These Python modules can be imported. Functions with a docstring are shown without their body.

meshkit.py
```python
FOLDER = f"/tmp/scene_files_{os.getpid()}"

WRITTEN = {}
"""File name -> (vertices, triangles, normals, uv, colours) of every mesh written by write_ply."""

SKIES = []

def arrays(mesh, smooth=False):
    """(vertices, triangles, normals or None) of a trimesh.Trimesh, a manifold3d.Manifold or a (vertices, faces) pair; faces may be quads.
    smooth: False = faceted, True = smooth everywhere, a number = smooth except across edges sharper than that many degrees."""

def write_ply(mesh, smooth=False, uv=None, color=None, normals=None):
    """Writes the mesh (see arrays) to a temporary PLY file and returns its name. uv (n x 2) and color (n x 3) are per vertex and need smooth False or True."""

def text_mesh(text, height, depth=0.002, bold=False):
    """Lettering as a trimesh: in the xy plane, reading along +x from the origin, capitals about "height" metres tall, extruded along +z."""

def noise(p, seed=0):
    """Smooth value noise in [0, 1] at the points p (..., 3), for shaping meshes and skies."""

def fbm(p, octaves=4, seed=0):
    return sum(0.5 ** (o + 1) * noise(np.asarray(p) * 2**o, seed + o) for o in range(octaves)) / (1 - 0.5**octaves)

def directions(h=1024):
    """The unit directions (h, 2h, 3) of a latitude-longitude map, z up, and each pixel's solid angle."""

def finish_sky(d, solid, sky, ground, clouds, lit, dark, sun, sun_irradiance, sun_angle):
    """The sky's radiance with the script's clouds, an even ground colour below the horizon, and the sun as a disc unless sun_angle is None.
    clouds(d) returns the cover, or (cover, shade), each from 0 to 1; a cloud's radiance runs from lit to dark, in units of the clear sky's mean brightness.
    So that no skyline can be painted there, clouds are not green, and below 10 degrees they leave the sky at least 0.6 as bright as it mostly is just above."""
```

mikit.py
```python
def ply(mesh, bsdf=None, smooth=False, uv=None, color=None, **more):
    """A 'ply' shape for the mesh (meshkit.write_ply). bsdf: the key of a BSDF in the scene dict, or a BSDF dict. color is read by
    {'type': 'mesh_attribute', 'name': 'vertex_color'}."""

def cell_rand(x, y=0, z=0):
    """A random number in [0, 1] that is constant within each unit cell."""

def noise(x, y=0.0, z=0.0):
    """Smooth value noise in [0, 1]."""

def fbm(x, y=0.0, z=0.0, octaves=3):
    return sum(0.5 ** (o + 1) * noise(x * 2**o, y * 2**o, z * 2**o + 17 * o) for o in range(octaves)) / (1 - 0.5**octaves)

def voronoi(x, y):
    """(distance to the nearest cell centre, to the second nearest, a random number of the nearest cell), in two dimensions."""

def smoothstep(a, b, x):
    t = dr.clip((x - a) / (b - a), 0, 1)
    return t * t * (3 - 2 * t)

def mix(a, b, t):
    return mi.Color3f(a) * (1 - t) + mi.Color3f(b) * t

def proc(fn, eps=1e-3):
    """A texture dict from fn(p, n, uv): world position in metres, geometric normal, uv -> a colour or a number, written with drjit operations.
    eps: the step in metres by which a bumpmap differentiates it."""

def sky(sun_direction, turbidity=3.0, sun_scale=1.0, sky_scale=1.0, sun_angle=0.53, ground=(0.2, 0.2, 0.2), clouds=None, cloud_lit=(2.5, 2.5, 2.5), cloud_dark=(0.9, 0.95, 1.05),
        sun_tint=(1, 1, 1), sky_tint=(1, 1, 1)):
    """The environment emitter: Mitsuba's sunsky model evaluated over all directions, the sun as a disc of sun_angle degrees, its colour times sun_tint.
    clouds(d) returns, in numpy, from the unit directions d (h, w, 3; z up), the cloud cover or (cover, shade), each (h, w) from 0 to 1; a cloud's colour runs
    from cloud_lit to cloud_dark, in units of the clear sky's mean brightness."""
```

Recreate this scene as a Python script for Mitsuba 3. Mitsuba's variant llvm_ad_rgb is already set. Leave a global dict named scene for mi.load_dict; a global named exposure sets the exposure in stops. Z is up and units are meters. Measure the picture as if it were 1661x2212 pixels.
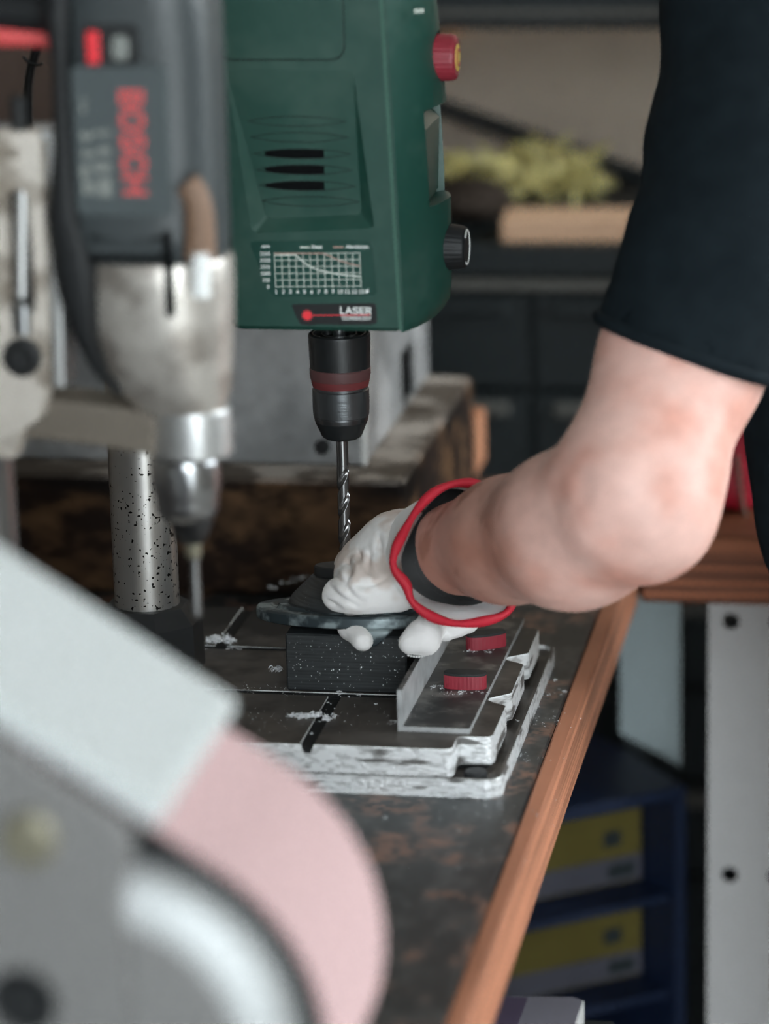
import math, random
import numpy as np, trimesh, mitsuba as mi, drjit as dr
import manifold3d as m3
import mapbox_earcut
import meshkit, mikit
from meshkit import text_mesh, fbm as nfbm, noise as nnoise
from mikit import proc, noise, fbm, smoothstep, mix, voronoi
from scipy.ndimage import gaussian_filter1d

random.seed(7); rng = np.random.default_rng(7)
A = lambda *v: np.array(v, float)
PI = math.pi

# ------------------------------------------------------------------ camera, light, exposure
W, H, FPX = 1661, 2212, 7127.0
PIT, YAW, ROLL = np.radians([15.37, -10.26, 1.33])
_fw = A(math.sin(YAW) * math.cos(PIT), math.cos(YAW) * math.cos(PIT), -math.sin(PIT))
_r = A(math.cos(YAW), -math.sin(YAW), 0); _d = np.cross(_fw, _r)
RT = _r * math.cos(ROLL) + _d * math.sin(ROLL); DN = -_r * math.sin(ROLL) + _d * math.cos(ROLL); FW = _fw
CAM = A(0.4317, -2.2228, 1.5776)
_m = np.eye(4); _m[:3, 0], _m[:3, 1], _m[:3, 2], _m[:3, 3] = -RT, -DN, FW, CAM

scene, labels = {}, {}
scene['camera'] = {'type': 'thinlens', 'fov': math.degrees(2 * math.atan(W / 2 / FPX)), 'fov_axis': 'x',
                   'aperture_radius': 0.019, 'focus_distance': 2.36, 'near_clip': 0.05, 'far_clip': 60.0,
                   'to_world': mi.ScalarTransform4f(_m.tolist())}
exposure = 2.5
# overcast daylight; it reaches the workshop through the open doorway behind and right of the camera
scene['sky'] = mikit.sky((0.5, -0.6, 0.7), turbidity=4, sun_scale=0.0, sky_scale=6.0, ground=(.5, .5, .49),
                         clouds=lambda d: (np.ones(d.shape[:2]), 0.15 * np.ones(d.shape[:2])),
                         cloud_lit=(2.18, 2.38, 2.48), cloud_dark=(1.25, 1.36, 1.44))

def ray(x, y): return FW + RT * (x - W / 2) / FPX + DN * (y - H / 2) / FPX
def at(x, y, dep): return CAM + ray(x, y) * dep                       # the point at this distance along the view axis
def ony(x, y, Y): v = ray(x, y); return CAM + v * ((Y - CAM[1]) / v[1])
def onz(x, y, Z): v = ray(x, y); return CAM + v * ((Z - CAM[2]) / v[2])

# ------------------------------------------------------------------ helpers
def numbered(k):
    if k not in labels and k not in scene and not any(s.startswith(k + '__') for s in scene): return k
    i = 1
    while f'{k}_{i:03d}' in labels or f'{k}_{i:03d}' in scene: i += 1
    return f'{k}_{i:03d}'
def thing(name, label, cat, group=None, kind=None):
    k = numbered(name); labels[k] = {'label': label, 'category': cat}
    if group: labels[k]['group'] = group
    if kind: labels[k]['kind'] = kind
    return k
def put(key, mesh, mat, smooth=False, color=None, label=None, kind=None, **more):
    base = key
    i = 1
    while key in scene: key = f'{base}_{i:03d}'; i += 1
    scene[key] = mikit.ply(mesh, mat, smooth, color=color, **more)
    if label or kind:
        labels.setdefault(key, {})
        if label: labels[key]['label'] = label
        if kind: labels[key]['kind'] = kind
    return key
def struct(name, mesh, mat, label):
    put(name, mesh, mat); labels[name] = {'kind': 'structure', 'label': label}

def TM(v, f): return trimesh.Trimesh(np.asarray(v, float), np.asarray(f, int), process=False)
def cat(*ms): return trimesh.util.concatenate([m for m in ms])
def tomesh(m):
    q = m.to_mesh(); return TM(q.vert_properties[:, :3], q.tri_verts)
def tomani(m):
    m = m.copy(); m.merge_vertices()
    if m.volume < 0: m.invert()
    return m3.Manifold(m3.Mesh(np.asarray(m.vertices, np.float32), np.asarray(m.faces, np.uint32)))
def hull(p): return tomesh(m3.Manifold.hull_points(np.asarray(p, float)))
def xf(m, M): m = m.copy(); m.apply_transform(M); return m
def rot(m, ang, axis, pt=(0, 0, 0)): return xf(m, trimesh.transformations.rotation_matrix(ang, axis, pt))
def mv(m, *t): m = m.copy(); m.apply_translation(t); return m
def box(x0, x1, y0, y1, z0, z1, r=0.0):
    if r <= 0:
        m = trimesh.creation.box((x1 - x0, y1 - y0, z1 - z0)); m.apply_translation(((x0 + x1) / 2, (y0 + y1) / 2, (z0 + z1) / 2)); return m
    P = []
    for k in range(3):
        e = [r, r, r]; e[k] = 0
        P += [(x, y, z) for x in (x0 + e[0], x1 - e[0]) for y in (y0 + e[1], y1 - e[1]) for z in (z0 + e[2], z1 - e[2])]
    return hull(P)
def lathe(prof, n=48, axis='z', c=(0, 0, 0)):
    p = np.asarray(prof, float); n_ = len(p); a = np.arange(n) * 2 * PI / n
    v = np.stack([p[:, None, 0] * np.cos(a), p[:, None, 0] * np.sin(a), np.repeat(p[:, 1:2], n, 1)], -1).reshape(-1, 3)
    f = []
    for i in range(n_ - 1):
        for j in range(n):
            q = [i * n + j, i * n + (j + 1) % n, (i + 1) * n + (j + 1) % n, (i + 1) * n + j]
            f += [[q[0], q[1], q[2]], [q[0], q[2], q[3]]]
    m = TM(v, f); m.merge_vertices(); m.update_faces(m.nondegenerate_faces())
    if m.is_watertight and m.volume < 0: m.invert()
    if axis == 'x': m = xf(m, A([0, 0, 1, 0], [1, 0, 0, 0], [0, 1, 0, 0], [0, 0, 0, 1]))
    if axis == '-y': m = xf(m, A([1, 0, 0, 0], [0, 0, -1, 0], [0, 1, 0, 0], [0, 0, 0, 1]))
    return mv(m, *c)
def catmull(P, n, closed=False):
    P = np.asarray(P, float)
    from scipy.interpolate import CubicSpline
    if closed: P = np.vstack([P, P[:1]])
    t = np.r_[0, np.cumsum(np.linalg.norm(np.diff(P, axis=0), axis=1) ** .5 + 1e-9)]
    cs = CubicSpline(t, P, bc_type='periodic' if closed else 'natural')
    return cs(np.linspace(0, t[-1], n, endpoint=not closed))
def tube(P, r, sides=10, closed=False):
    P = np.asarray(P, float); n = len(P); r = np.broadcast_to(r, (n,))
    T = np.roll(P, -1, 0) - np.roll(P, 1, 0) if closed else np.gradient(P, axis=0)
    T = T / np.linalg.norm(T, axis=1, keepdims=True)
    a = np.cross(T[0], [0, 0, 1.] if abs(T[0][2]) < .9 else [1., 0, 0]); a /= np.linalg.norm(a); fr = []
    for t in T:
        a = a - t * (a @ t); a /= np.linalg.norm(a); fr.append((a, np.cross(t, a)))
    g = np.arange(sides) * 2 * PI / sides
    v = np.array([p + rr * (np.cos(g)[:, None] * e[0] + np.sin(g)[:, None] * e[1]) for p, rr, e in zip(P, r, fr)]).reshape(-1, 3)
    f = []
    for i in range(n if closed else n - 1):
        k = (i + 1) % n
        for j in range(sides):
            q = [i * sides + j, i * sides + (j + 1) % sides, k * sides + (j + 1) % sides, k * sides + j]
            f += [[q[0], q[1], q[2]], [q[0], q[2], q[3]]]
    if not closed:
        v = np.vstack([v, P[0], P[-1]]); c0, c1 = len(v) - 2, len(v) - 1
        for j in range(sides):
            f += [[c0, (j + 1) % sides, j], [c1, (n - 1) * sides + j, (n - 1) * sides + (j + 1) % sides]]
    return TM(v, f)
def area2(p): x, y = np.asarray(p).T; return .5 * np.sum(x * np.roll(y, -1) - y * np.roll(x, -1))
def loft(rings, caps=True):
    """closed rings (n x k x 3), all with the same count, counter-clockwise seen from the end"""
    R = np.asarray(rings, float); n, k = R.shape[:2]; f = []
    for i in range(n - 1):
        for j in range(k):
            q = [i * k + j, i * k + (j + 1) % k, (i + 1) * k + (j + 1) % k, (i + 1) * k + j]
            f += [[q[0], q[1], q[2]], [q[0], q[2], q[3]]]
    f = np.array(f)
    if caps:
        def tri(ring):
            c = ring - ring.mean(0); u, s, vt = np.linalg.svd(c, full_matrices=False)
            p2 = c @ vt[:2].T
            t = mapbox_earcut.triangulate_float64(p2, np.array([len(p2)], np.uint32)).reshape(-1, 3).astype(int)
            return t, np.cross(vt[0], vt[1])
        ax = R[-1].mean(0) - R[0].mean(0)
        for i, s in ((0, -1), (n - 1, 1)):
            t, nn = tri(R[i])
            tv = R[i][t]; nr = np.cross(tv[:, 1] - tv[:, 0], tv[:, 2] - tv[:, 0]).sum(0)
            if (nr @ ax) * s < 0: t = t[:, ::-1]
            f = np.vstack([f, t + i * k])
    return TM(R.reshape(-1, 3), f)
def offs(p, d):
    p = np.asarray(p, float); e = np.roll(p, -1, 0) - p; e /= np.linalg.norm(e, axis=1, keepdims=True) + 1e-12
    n = np.stack([e[:, 1], -e[:, 0]], 1); nn = n + np.roll(n, 1, 0); nn /= np.maximum((nn ** 2).sum(1, keepdims=True) / 2, .6)
    return p + nn * d
def slab(p, z0, z1, rt=0., rb=0.):
    """outline p (x, y) lifted from z0 to z1 with chamfered top and bottom edges"""
    p = np.asarray(p, float); p = p if area2(p) > 0 else p[::-1]; R = []
    def ring(d, z): q = offs(p, d); R.append(np.c_[q, np.full(len(q), z)])
    if rb: ring(-rb, z0); ring(-rb * .3, z0 + rb * .3)
    ring(0, z0 + rb); ring(0, z1 - rt)
    if rt: ring(-rt * .3, z1 - rt * .3); ring(-rt, z1)
    return loft(R)
def rrect(x0, x1, y0, y1, r, n=5):
    out = []
    for cx, cy, a0 in ((x1 - r, y0 + r, -90), (x1 - r, y1 - r, 0), (x0 + r, y1 - r, 90), (x0 + r, y0 + r, 180)):
        for t in np.linspace(a0, a0 + 90, n): out.append((cx + r * math.cos(math.radians(t)), cy + r * math.sin(math.radians(t))))
    return np.array(out)
def rpoly(p, r, n=4):
    """polygon with rounded corners"""
    p = np.asarray(p, float); out = []
    for a, b, c in zip(np.roll(p, 1, 0), p, np.roll(p, -1, 0)):
        u, v = (a - b), (c - b); lu, lv = np.linalg.norm(u), np.linalg.norm(v); d = min(r, lu * .45, lv * .45)
        s, e = b + u / lu * d, b + v / lv * d
        for t in np.linspace(0, 1, n): out.append((1 - t) ** 2 * s + 2 * t * (1 - t) * b + t * t * e)
    return np.array(out)
def front(m, Y):
    """local (u, v, w) -> world (u, Y - w, v): lays a flat piece on a face that looks towards -y"""
    return xf(m, A([1, 0, 0, 0], [0, 0, -1, Y], [0, 1, 0, 0], [0, 0, 0, 1]))
def surf(f, lo, hi, h):
    """surface nets of f(points) = 0, negative inside"""
    lo, hi = A(*lo), A(*hi); n = np.ceil((hi - lo) / h).astype(int) + 1
    ax = [lo[k] + h * np.arange(n[k]) for k in range(3)]
    G = np.stack(np.meshgrid(*ax, indexing='ij'), -1); F = f(G.reshape(-1, 3)).reshape(n); S = F < 0
    cs = np.zeros(n - 1); cp = np.zeros((*(n - 1), 3))
    E = []
    for k in range(3):
        sl0 = [slice(None)] * 3; sl1 = [slice(None)] * 3; sl0[k] = slice(0, -1); sl1[k] = slice(1, None)
        i = np.argwhere(S[tuple(sl0)] != S[tuple(sl1)]); j = i.copy(); j[:, k] += 1
        f0, f1 = F[tuple(i.T)], F[tuple(j.T)]; t = f0 / (f0 - f1)
        p = lo + h * i; p[:, k] += t * h
        a, b = [q for q in range(3) if q != k]
        quad = []
        for da, db in ((0, 0), (-1, 0), (-1, -1), (0, -1)):
            c = i.copy(); c[:, a] += da; c[:, b] += db; quad.append(c)
        ok = np.all([(q >= 0).all(1) & (q < n - 1).all(1) for q in quad], 0)
        for q in quad:
            o = (q >= 0).all(1) & (q < n - 1).all(1)
            np.add.at(cs, tuple(q[o].T), 1); np.add.at(cp, tuple(q[o].T), p[o])
        E.append((k, [q[ok] for q in quad], S[tuple(i.T)][ok]))
    idx = -np.ones(n - 1, int); act = cs > 0; idx[act] = np.arange(act.sum()); v = cp[act] / cs[act][:, None]
    fs = []
    for k, q, inside in E:
        q = np.stack([idx[tuple(c.T)] for c in q], 1)
        flip = inside if k != 1 else ~inside
        q = np.where(flip[:, None], q, q[:, ::-1]); fs += [q[:, [0, 1, 2]], q[:, [0, 2, 3]]]
    m = TM(v, np.vstack(fs))
    if m.volume < 0: m.invert()
    return m
def cap(p, a, b, ra, rb):
    a, b = A(*a), A(*b); ab = b - a; t = np.clip((p - a) @ ab / (ab @ ab + 1e-12), 0, 1)
    return np.linalg.norm(p - a - t[:, None] * ab, axis=1) - (ra + (rb - ra) * t)
def ell(p, c, R, s):
    """ellipsoid: axes the rows of R, half sizes s"""
    q = (p - A(*c)) @ np.asarray(R, float).T / A(*s); l = np.linalg.norm(q, axis=1)
    return (l - 1) * min(s)
def smin(ds, k):
    d = ds[0]
    for e in ds[1:]:
        hh = np.clip(.5 + .5 * (e - d) / k, 0, 1); d = e + (d - e) * hh - k * hh * (1 - hh)
    return d
def unit(v): v = A(*v); return v / np.linalg.norm(v)

ZP = .835   # top of the drill press base
# ------------------------------------------------------------------ materials
def pri(key, col, rough=.5, metal=0., spec=.5, two=True, bump=None, **kw):
    c = {'type': 'rgb', 'value': list(col)} if not isinstance(col, dict) else col
    b = {'type': 'principled', 'base_color': c, 'roughness': rough, 'metallic': float(metal), **kw}
    if not metal: b['specular'] = float(spec)
    if bump: b = {'type': 'bumpmap', 'nested': b, 'tex': proc(bump[0], bump[1]), 'scale': bump[2]}
    scene[key] = {'type': 'twosided', 'bsdf': b} if two else b
def C(r, g, b):  # sRGB 0-255 to linear
    return tuple(float(((v / 255 + .055) / 1.055) ** 2.4 if v > 10 else v / 255 / 12.92) for v in (r, g, b))

def t_table(p, n, uv):
    a = fbm(p.x * 17, p.y * 34, 0., 4); b = fbm(p.x * 60, p.y * 35, 3., 3); g = fbm(p.x * 220, p.y * 220, 1., 2)
    rust = smoothstep(.50, .68, a * .72 + b * .33) * smoothstep(.3, .62, g * .6 + b * .4)
    c = mix(C(31, 35, 36), C(50, 52, 52), smoothstep(.35, .7, b))
    return mix(c, C(112, 78, 62), rust * .7) * (.75 + .5 * g)
def t_strip(p, n, uv):
    w = noise(p.z * 420 + noise(p.y * 3, p.z * 30) * 3, p.y * 1.5); s = fbm(p.y * 14, p.z * 300, 2., 3)
    return mix(C(190, 128, 98), C(140, 92, 70), smoothstep(.3, .75, w) * .75) * (.8 + .4 * s)
def t_bench(p, n, uv):
    w = noise(p.z * 330 + noise(p.x * 5, p.z * 20) * 2.5, p.x * 2.); s = fbm(p.x * 10, p.z * 220, p.y * 60, 3)
    return mix(C(158, 96, 66), C(104, 60, 40), smoothstep(.3, .72, w)) * (.8 + .4 * s)
def t_timber(p, n, uv):
    a = fbm(p.x * 26, p.z * 50, p.y * 26, 4); b = fbm(p.x * 9, p.z * 20, p.y * 9 + 5, 2)
    c = mix(C(38, 28, 23), C(104, 78, 56), smoothstep(.42, .72, a))
    c = mix(c, C(24, 20, 18), smoothstep(.5, .68, b))
    top = smoothstep(.5, .9, n.z)
    return mix(c, mix(C(92, 84, 76), C(168, 160, 152), smoothstep(.45, .7, a)), top)
def t_plate(p, n, uv):
    a = fbm(p.x * 40, p.y * 40, p.z * 160, 4); b = fbm(p.x * 190, p.y * 260, p.z * 300, 2); l = fbm(p.x * 8, p.y * 8, 1., 2)
    side = smoothstep(.68, .54, a) * (1 - .4 * smoothstep(.5, .72, b))
    dark = mix(C(48, 46, 43), C(92, 87, 82), smoothstep(.4, .75, a * .6 + l * .5))
    lite = mix(C(110, 108, 106), C(232, 234, 234), side)
    slot = smoothstep(.1515, .1500, dr.abs(p.y)) * smoothstep(.0945, .0930, p.x) * smoothstep(ZP - .0004, ZP - .0012, p.z) * smoothstep(.8151, .8153, p.z)
    return mix(mix(lite, dark, smoothstep(.5, .9, n.z)), C(22, 23, 23), slot)  # darker tops, paler sides: room and doorway reflections painted in
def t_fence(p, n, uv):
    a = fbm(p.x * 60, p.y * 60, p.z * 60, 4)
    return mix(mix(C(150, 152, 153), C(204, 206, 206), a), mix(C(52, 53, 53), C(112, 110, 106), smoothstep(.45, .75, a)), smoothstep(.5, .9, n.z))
def t_alu(p, n, uv):
    a = fbm(p.x * 14, p.z * 14, p.y * 14, 4); b = fbm(p.x * 90, p.z * 90, p.y * 90, 2)
    return mix(C(150, 152, 153), C(196, 197, 198), smoothstep(.35, .65, a)) * (.85 + .3 * b)
def t_column(p, n, uv):
    b = fbm(p.x * 520, p.y * 520, p.z * 430, 2); a = fbm(p.x * 30, p.y * 30, p.z * 25, 3)
    pit = smoothstep(.70, .76, b + .35 * (a - .5) - (p.z - .90) * .25 + (p.x + .147) * 1.2)
    return mix(mix(C(176, 174, 170), C(216, 214, 210), a), C(30, 29, 28), pit)
def t_green(p, n, uv):
    a = fbm(p.x * 24, p.y * 24, p.z * 18, 4); b = fbm(p.x * 120, p.y * 120, p.z * 120, 2)
    return mix(C(28, 66, 57), C(58, 84, 75), smoothstep(.42, .75, a * .8 + b * .2) * .55)
def t_black(p, n, uv):
    l = fbm(p.x * 40, p.y * 40, p.z * 900, 2); s = smoothstep(.94, .97, noise(p.x * 1700, p.y * 1700, p.z * 1700))
    return mix(mix(C(26, 28, 29), C(52, 56, 57), l), C(190, 200, 200), s * .8)
def t_cast(p, n, uv):
    a = fbm(p.x * 70, p.y * 70, p.z * 70, 4)
    return mix(C(50, 60, 64), C(136, 148, 150), smoothstep(.50, .72, a))
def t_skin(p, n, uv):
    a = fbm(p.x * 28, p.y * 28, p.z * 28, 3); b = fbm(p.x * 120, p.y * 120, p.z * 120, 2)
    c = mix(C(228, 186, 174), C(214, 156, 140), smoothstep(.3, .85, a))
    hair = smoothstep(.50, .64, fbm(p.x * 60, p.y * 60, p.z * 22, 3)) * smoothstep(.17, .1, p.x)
    return mix(c, C(142, 94, 76), .62 * smoothstep(.20, .10, p.x) + .25 * hair) * (.92 + .16 * b)  # browner towards the wrist: forearm shade painted into the skin, with hairy mottling
def t_glove(p, n, uv):
    a = fbm(p.x * 55, p.y * 55, p.z * 55, 3); g = smoothstep(.885, .93, p.z) * smoothstep(.42, .62, a)
    return mix(C(226, 224, 222), C(196, 180, 170), g * .8)
def t_gearbox(p, n, uv):
    a = fbm(p.x * 45, p.y * 45, p.z * 45, 4)
    return mix(C(216, 210, 202), C(166, 158, 150), smoothstep(.42, .72, a))
def t_wall(p, n, uv):
    return mix(C(238, 221, 203), C(226, 208, 189), fbm(p.x * 6, p.y * 6, p.z * 6, 3))
def t_floor(p, n, uv):
    return mix(C(128, 126, 122), C(160, 157, 153), fbm(p.x * 5, p.y * 5, 0., 4))
def t_cloth(p, n, uv):
    return mix(C(14, 22, 27), C(24, 33, 38), fbm(p.x * 90, p.y * 90, p.z * 90, 3))
def t_cream(p, n, uv):
    a = fbm(p.x * 40, p.y * 40, p.z * 40, 3)
    return mix(C(206, 198, 188), C(140, 130, 118), smoothstep(.5, .75, a))

pri('m_table', proc(t_table), .42, spec=.55)
pri('m_strip', proc(t_strip), .55, spec=.3)
pri('m_bench', proc(t_bench), .55, spec=.3)
pri('m_timber', proc(t_timber), .8, spec=.2)
pri('m_plate', proc(t_plate), .48, metal=.5, bump=(lambda p, n, uv: fbm(p.x * 700, p.y * 700, p.z * 700, 2), 4e-4, .0004))
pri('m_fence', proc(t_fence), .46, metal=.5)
pri('m_alu', proc(t_alu), .5, metal=.35)
pri('m_bright', C(216, 217, 216), .38, metal=.85)
pri('m_column', proc(t_column), .30, metal=.85)
pri('m_green', proc(t_green), .42, spec=.45)
pri('m_greend', C(20, 62, 53), .35, spec=.5)
pri('m_dust', C(122, 122, 112), .9, spec=.2)
pri('m_ridge', C(70, 104, 92), .5, spec=.4)
pri('m_seam', C(14, 30, 27), .6, spec=.3)
pri('m_grime_shade', C(30, 31, 31), .8, spec=.2)
pri('m_blackhole', C(10, 12, 13), .8, spec=.1)
pri('m_black', proc(t_black), .42, spec=.5)
pri('m_plastic', C(24, 27, 28), .38, spec=.5)
pri('m_rubber', C(20, 23, 25), .55, spec=.4)
pri('m_cast', proc(t_cast), .45, metal=.4)
pri('m_castdark', C(30, 32, 33), .6, spec=.4)
pri('m_red', C(138, 42, 54), .42, spec=.45)
pri('m_redband', C(80, 52, 52), .5, spec=.4)
pri('m_redstripe', C(98, 42, 44), .45, spec=.4)
pri('m_sleeve', C(88, 91, 93), .34, metal=.8, bump=(lambda p, n, uv: noise(p.z * 2400, p.x * 60, p.y * 60), 2e-4, .00012))
pri('m_steel', C(176, 178, 180), .22, metal=.95)
pri('m_bit', C(140, 140, 141), .22, metal=.95)
pri('m_darksteel', C(92, 94, 96), .3, metal=.9)
pri('m_white', C(232, 234, 232), .5)
pri('m_offwhite', C(206, 212, 204), .5)
pri('m_curve', C(170, 140, 128), .5)
pri('m_brightred', C(232, 52, 62), .45)
pri('m_yellow', C(214, 186, 90), .5)
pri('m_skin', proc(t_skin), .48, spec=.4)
pri('m_glove', proc(t_glove), .75, spec=.25)
pri('m_glovein', C(226, 226, 226), .9, spec=.1)
pri('m_elastic', C(9, 12, 13), .6, spec=.3)
pri('m_trim', C(178, 34, 50), .6, spec=.3)
pri('m_cloth', proc(t_cloth), .9, spec=.15)
pri('m_trouser', C(18, 21, 25), .9, spec=.15)
pri('m_hair', C(46, 36, 30), .7, spec=.3)
pri('m_grinder', C(190, 195, 195), .45, spec=.5)
pri('m_grindside', C(122, 121, 120), .5, metal=.2)
pri('m_belt', C(194, 164, 164), .85, spec=.15)
pri('m_sticker', C(176, 196, 222), .5)
pri('m_gearbox', proc(t_gearbox), .36, metal=.7)
pri('m_navy', C(56, 62, 64), .42, spec=.5)
pri('m_label', C(72, 80, 82), .5, spec=.4)
pri('m_tred', C(216, 84, 84), .5)
pri('m_grey', C(128, 132, 128), .55)
pri('m_brown', C(122, 96, 78), .6)
pri('m_brass', C(142, 138, 120), .4, metal=.6)
pri('m_taupe', C(112, 104, 94), .5, spec=.4)
pri('m_cream', proc(t_cream), .55, spec=.4)
pri('m_wall', proc(t_wall), .9, spec=.1)
pri('m_floor', proc(t_floor), .8, spec=.2)
pri('m_ceiling', C(170, 170, 166), .9, spec=.1)
pri('m_wallside', C(128, 122, 115), .9, spec=.1)
pri('m_cabinet', C(32, 40, 42), .5, spec=.4)
pri('m_cabline', C(96, 96, 92), .5, spec=.4)
pri('m_pine', C(222, 182, 150), .6, spec=.25)
pri('m_orange', C(168, 118, 90), .7, spec=.2)
pri('m_darkboard', C(104, 88, 80), .8, spec=.2)
pri('m_leg', C(178, 176, 175), .5, spec=.4)
pri('m_leg2', C(150, 162, 164), .5, spec=.4)
pri('m_blue', C(16, 28, 50), .5, spec=.4)
pri('m_band', C(70, 70, 78), .7, spec=.2)
pri('m_ybox', C(84, 76, 36), .6, spec=.2)
pri('m_paper', C(128, 126, 136), .7, spec=.2)
pri('m_violet', C(88, 78, 98), .7, spec=.2)
pri('m_bag', C(196, 40, 62), .55, spec=.4)
pri('m_zip', C(112, 84, 72), .5, spec=.4)
pri('m_cable', C(16, 18, 19), .35, spec=.5)
pri('m_chip', C(226, 228, 230), .4, spec=.6)
pri('m_leafA', C(220, 210, 146), .6, spec=.3)
pri('m_soil', C(64, 56, 50), .9, spec=.1)

# ------------------------------------------------------------------ the room
ZB = 0.80   # bench top
RX = 2.4
struct('floor', box(-3.2, RX, -3.6, 1.6, -.1, 0), 'm_floor', 'concrete workshop floor')
struct('wall_back', box(-3.2, RX, 1.45, 1.6, 0, 3.0), 'm_wall', 'cream back wall behind the dark cabinet')
struct('wall_left', box(-3.3, -3.2, -3.6, 1.6, 0, 3.0), 'm_wallside', 'grey brown workshop side wall')
wr = m3.CrossSection([[(-3.6, 0), (1.6, 0), (1.6, 3.0), (-3.6, 3.0)]]) - m3.CrossSection([[(.62, .9), (1.43, .9), (1.43, 2.9), (.62, 2.9)]]) - m3.CrossSection([[(-.5, 1.45), (.5, 1.45), (.5, 2.9), (-.5, 2.9)]])  # unseen openings, added and sized to brighten the back wall
struct('wall_right', xf(tomesh(wr.extrude(.1)), A([0, 0, 1, RX], [1, 0, 0, 0], [0, 1, 0, 0], [0, 0, 0, 1])), 'm_wallside', 'workshop side wall with two added window openings that light the back wall')
struct('ceiling', box(-3.3, RX + .1, -3.7, 1.6, 3.0, 3.1), 'm_ceiling', 'grey workshop ceiling')
struct('wall_front', cat(box(-3.3, .25, -3.7, -3.6, 0, 3.0), box(.25, 2.3, -3.7, -3.6, 2.95, 3.0), box(2.3, RX + .1, -3.7, -3.6, 0, 3.0)),
       'm_wallside', 'wall with the open workshop doorway')

# ------------------------------------------------------------------ workbench
EX = .163
t = thing('workbench', 'long workbench with rust-stained dark top and light wooden edge strip, under the drill press', 'workbench')
put(t + '__top', box(-1.05, EX - .0135, -1.25, .69, ZB - .05, ZB, .0015), 'm_table')
put(t + '__edge_strip', box(EX - .013, EX, -1.25, .462, ZB - .048, ZB + .0005, .002), 'm_strip', label='pale brown ribbed wooden edge strip')
for x in (-.98, -.36):
    for y in (-1.15, .56): put(t + '__leg', box(x - .04, x + .04, y - .04, y + .04, 0, ZB - .05, .003), 'm_timber')

t = thing('side_bench', 'second bench with thick reddish wooden front edge and perforated steel leg, at the right', 'bench')
put(t + '__top', box(.1655, 1.5, .466, .98, .752, .812, .003), 'm_bench')
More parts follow.
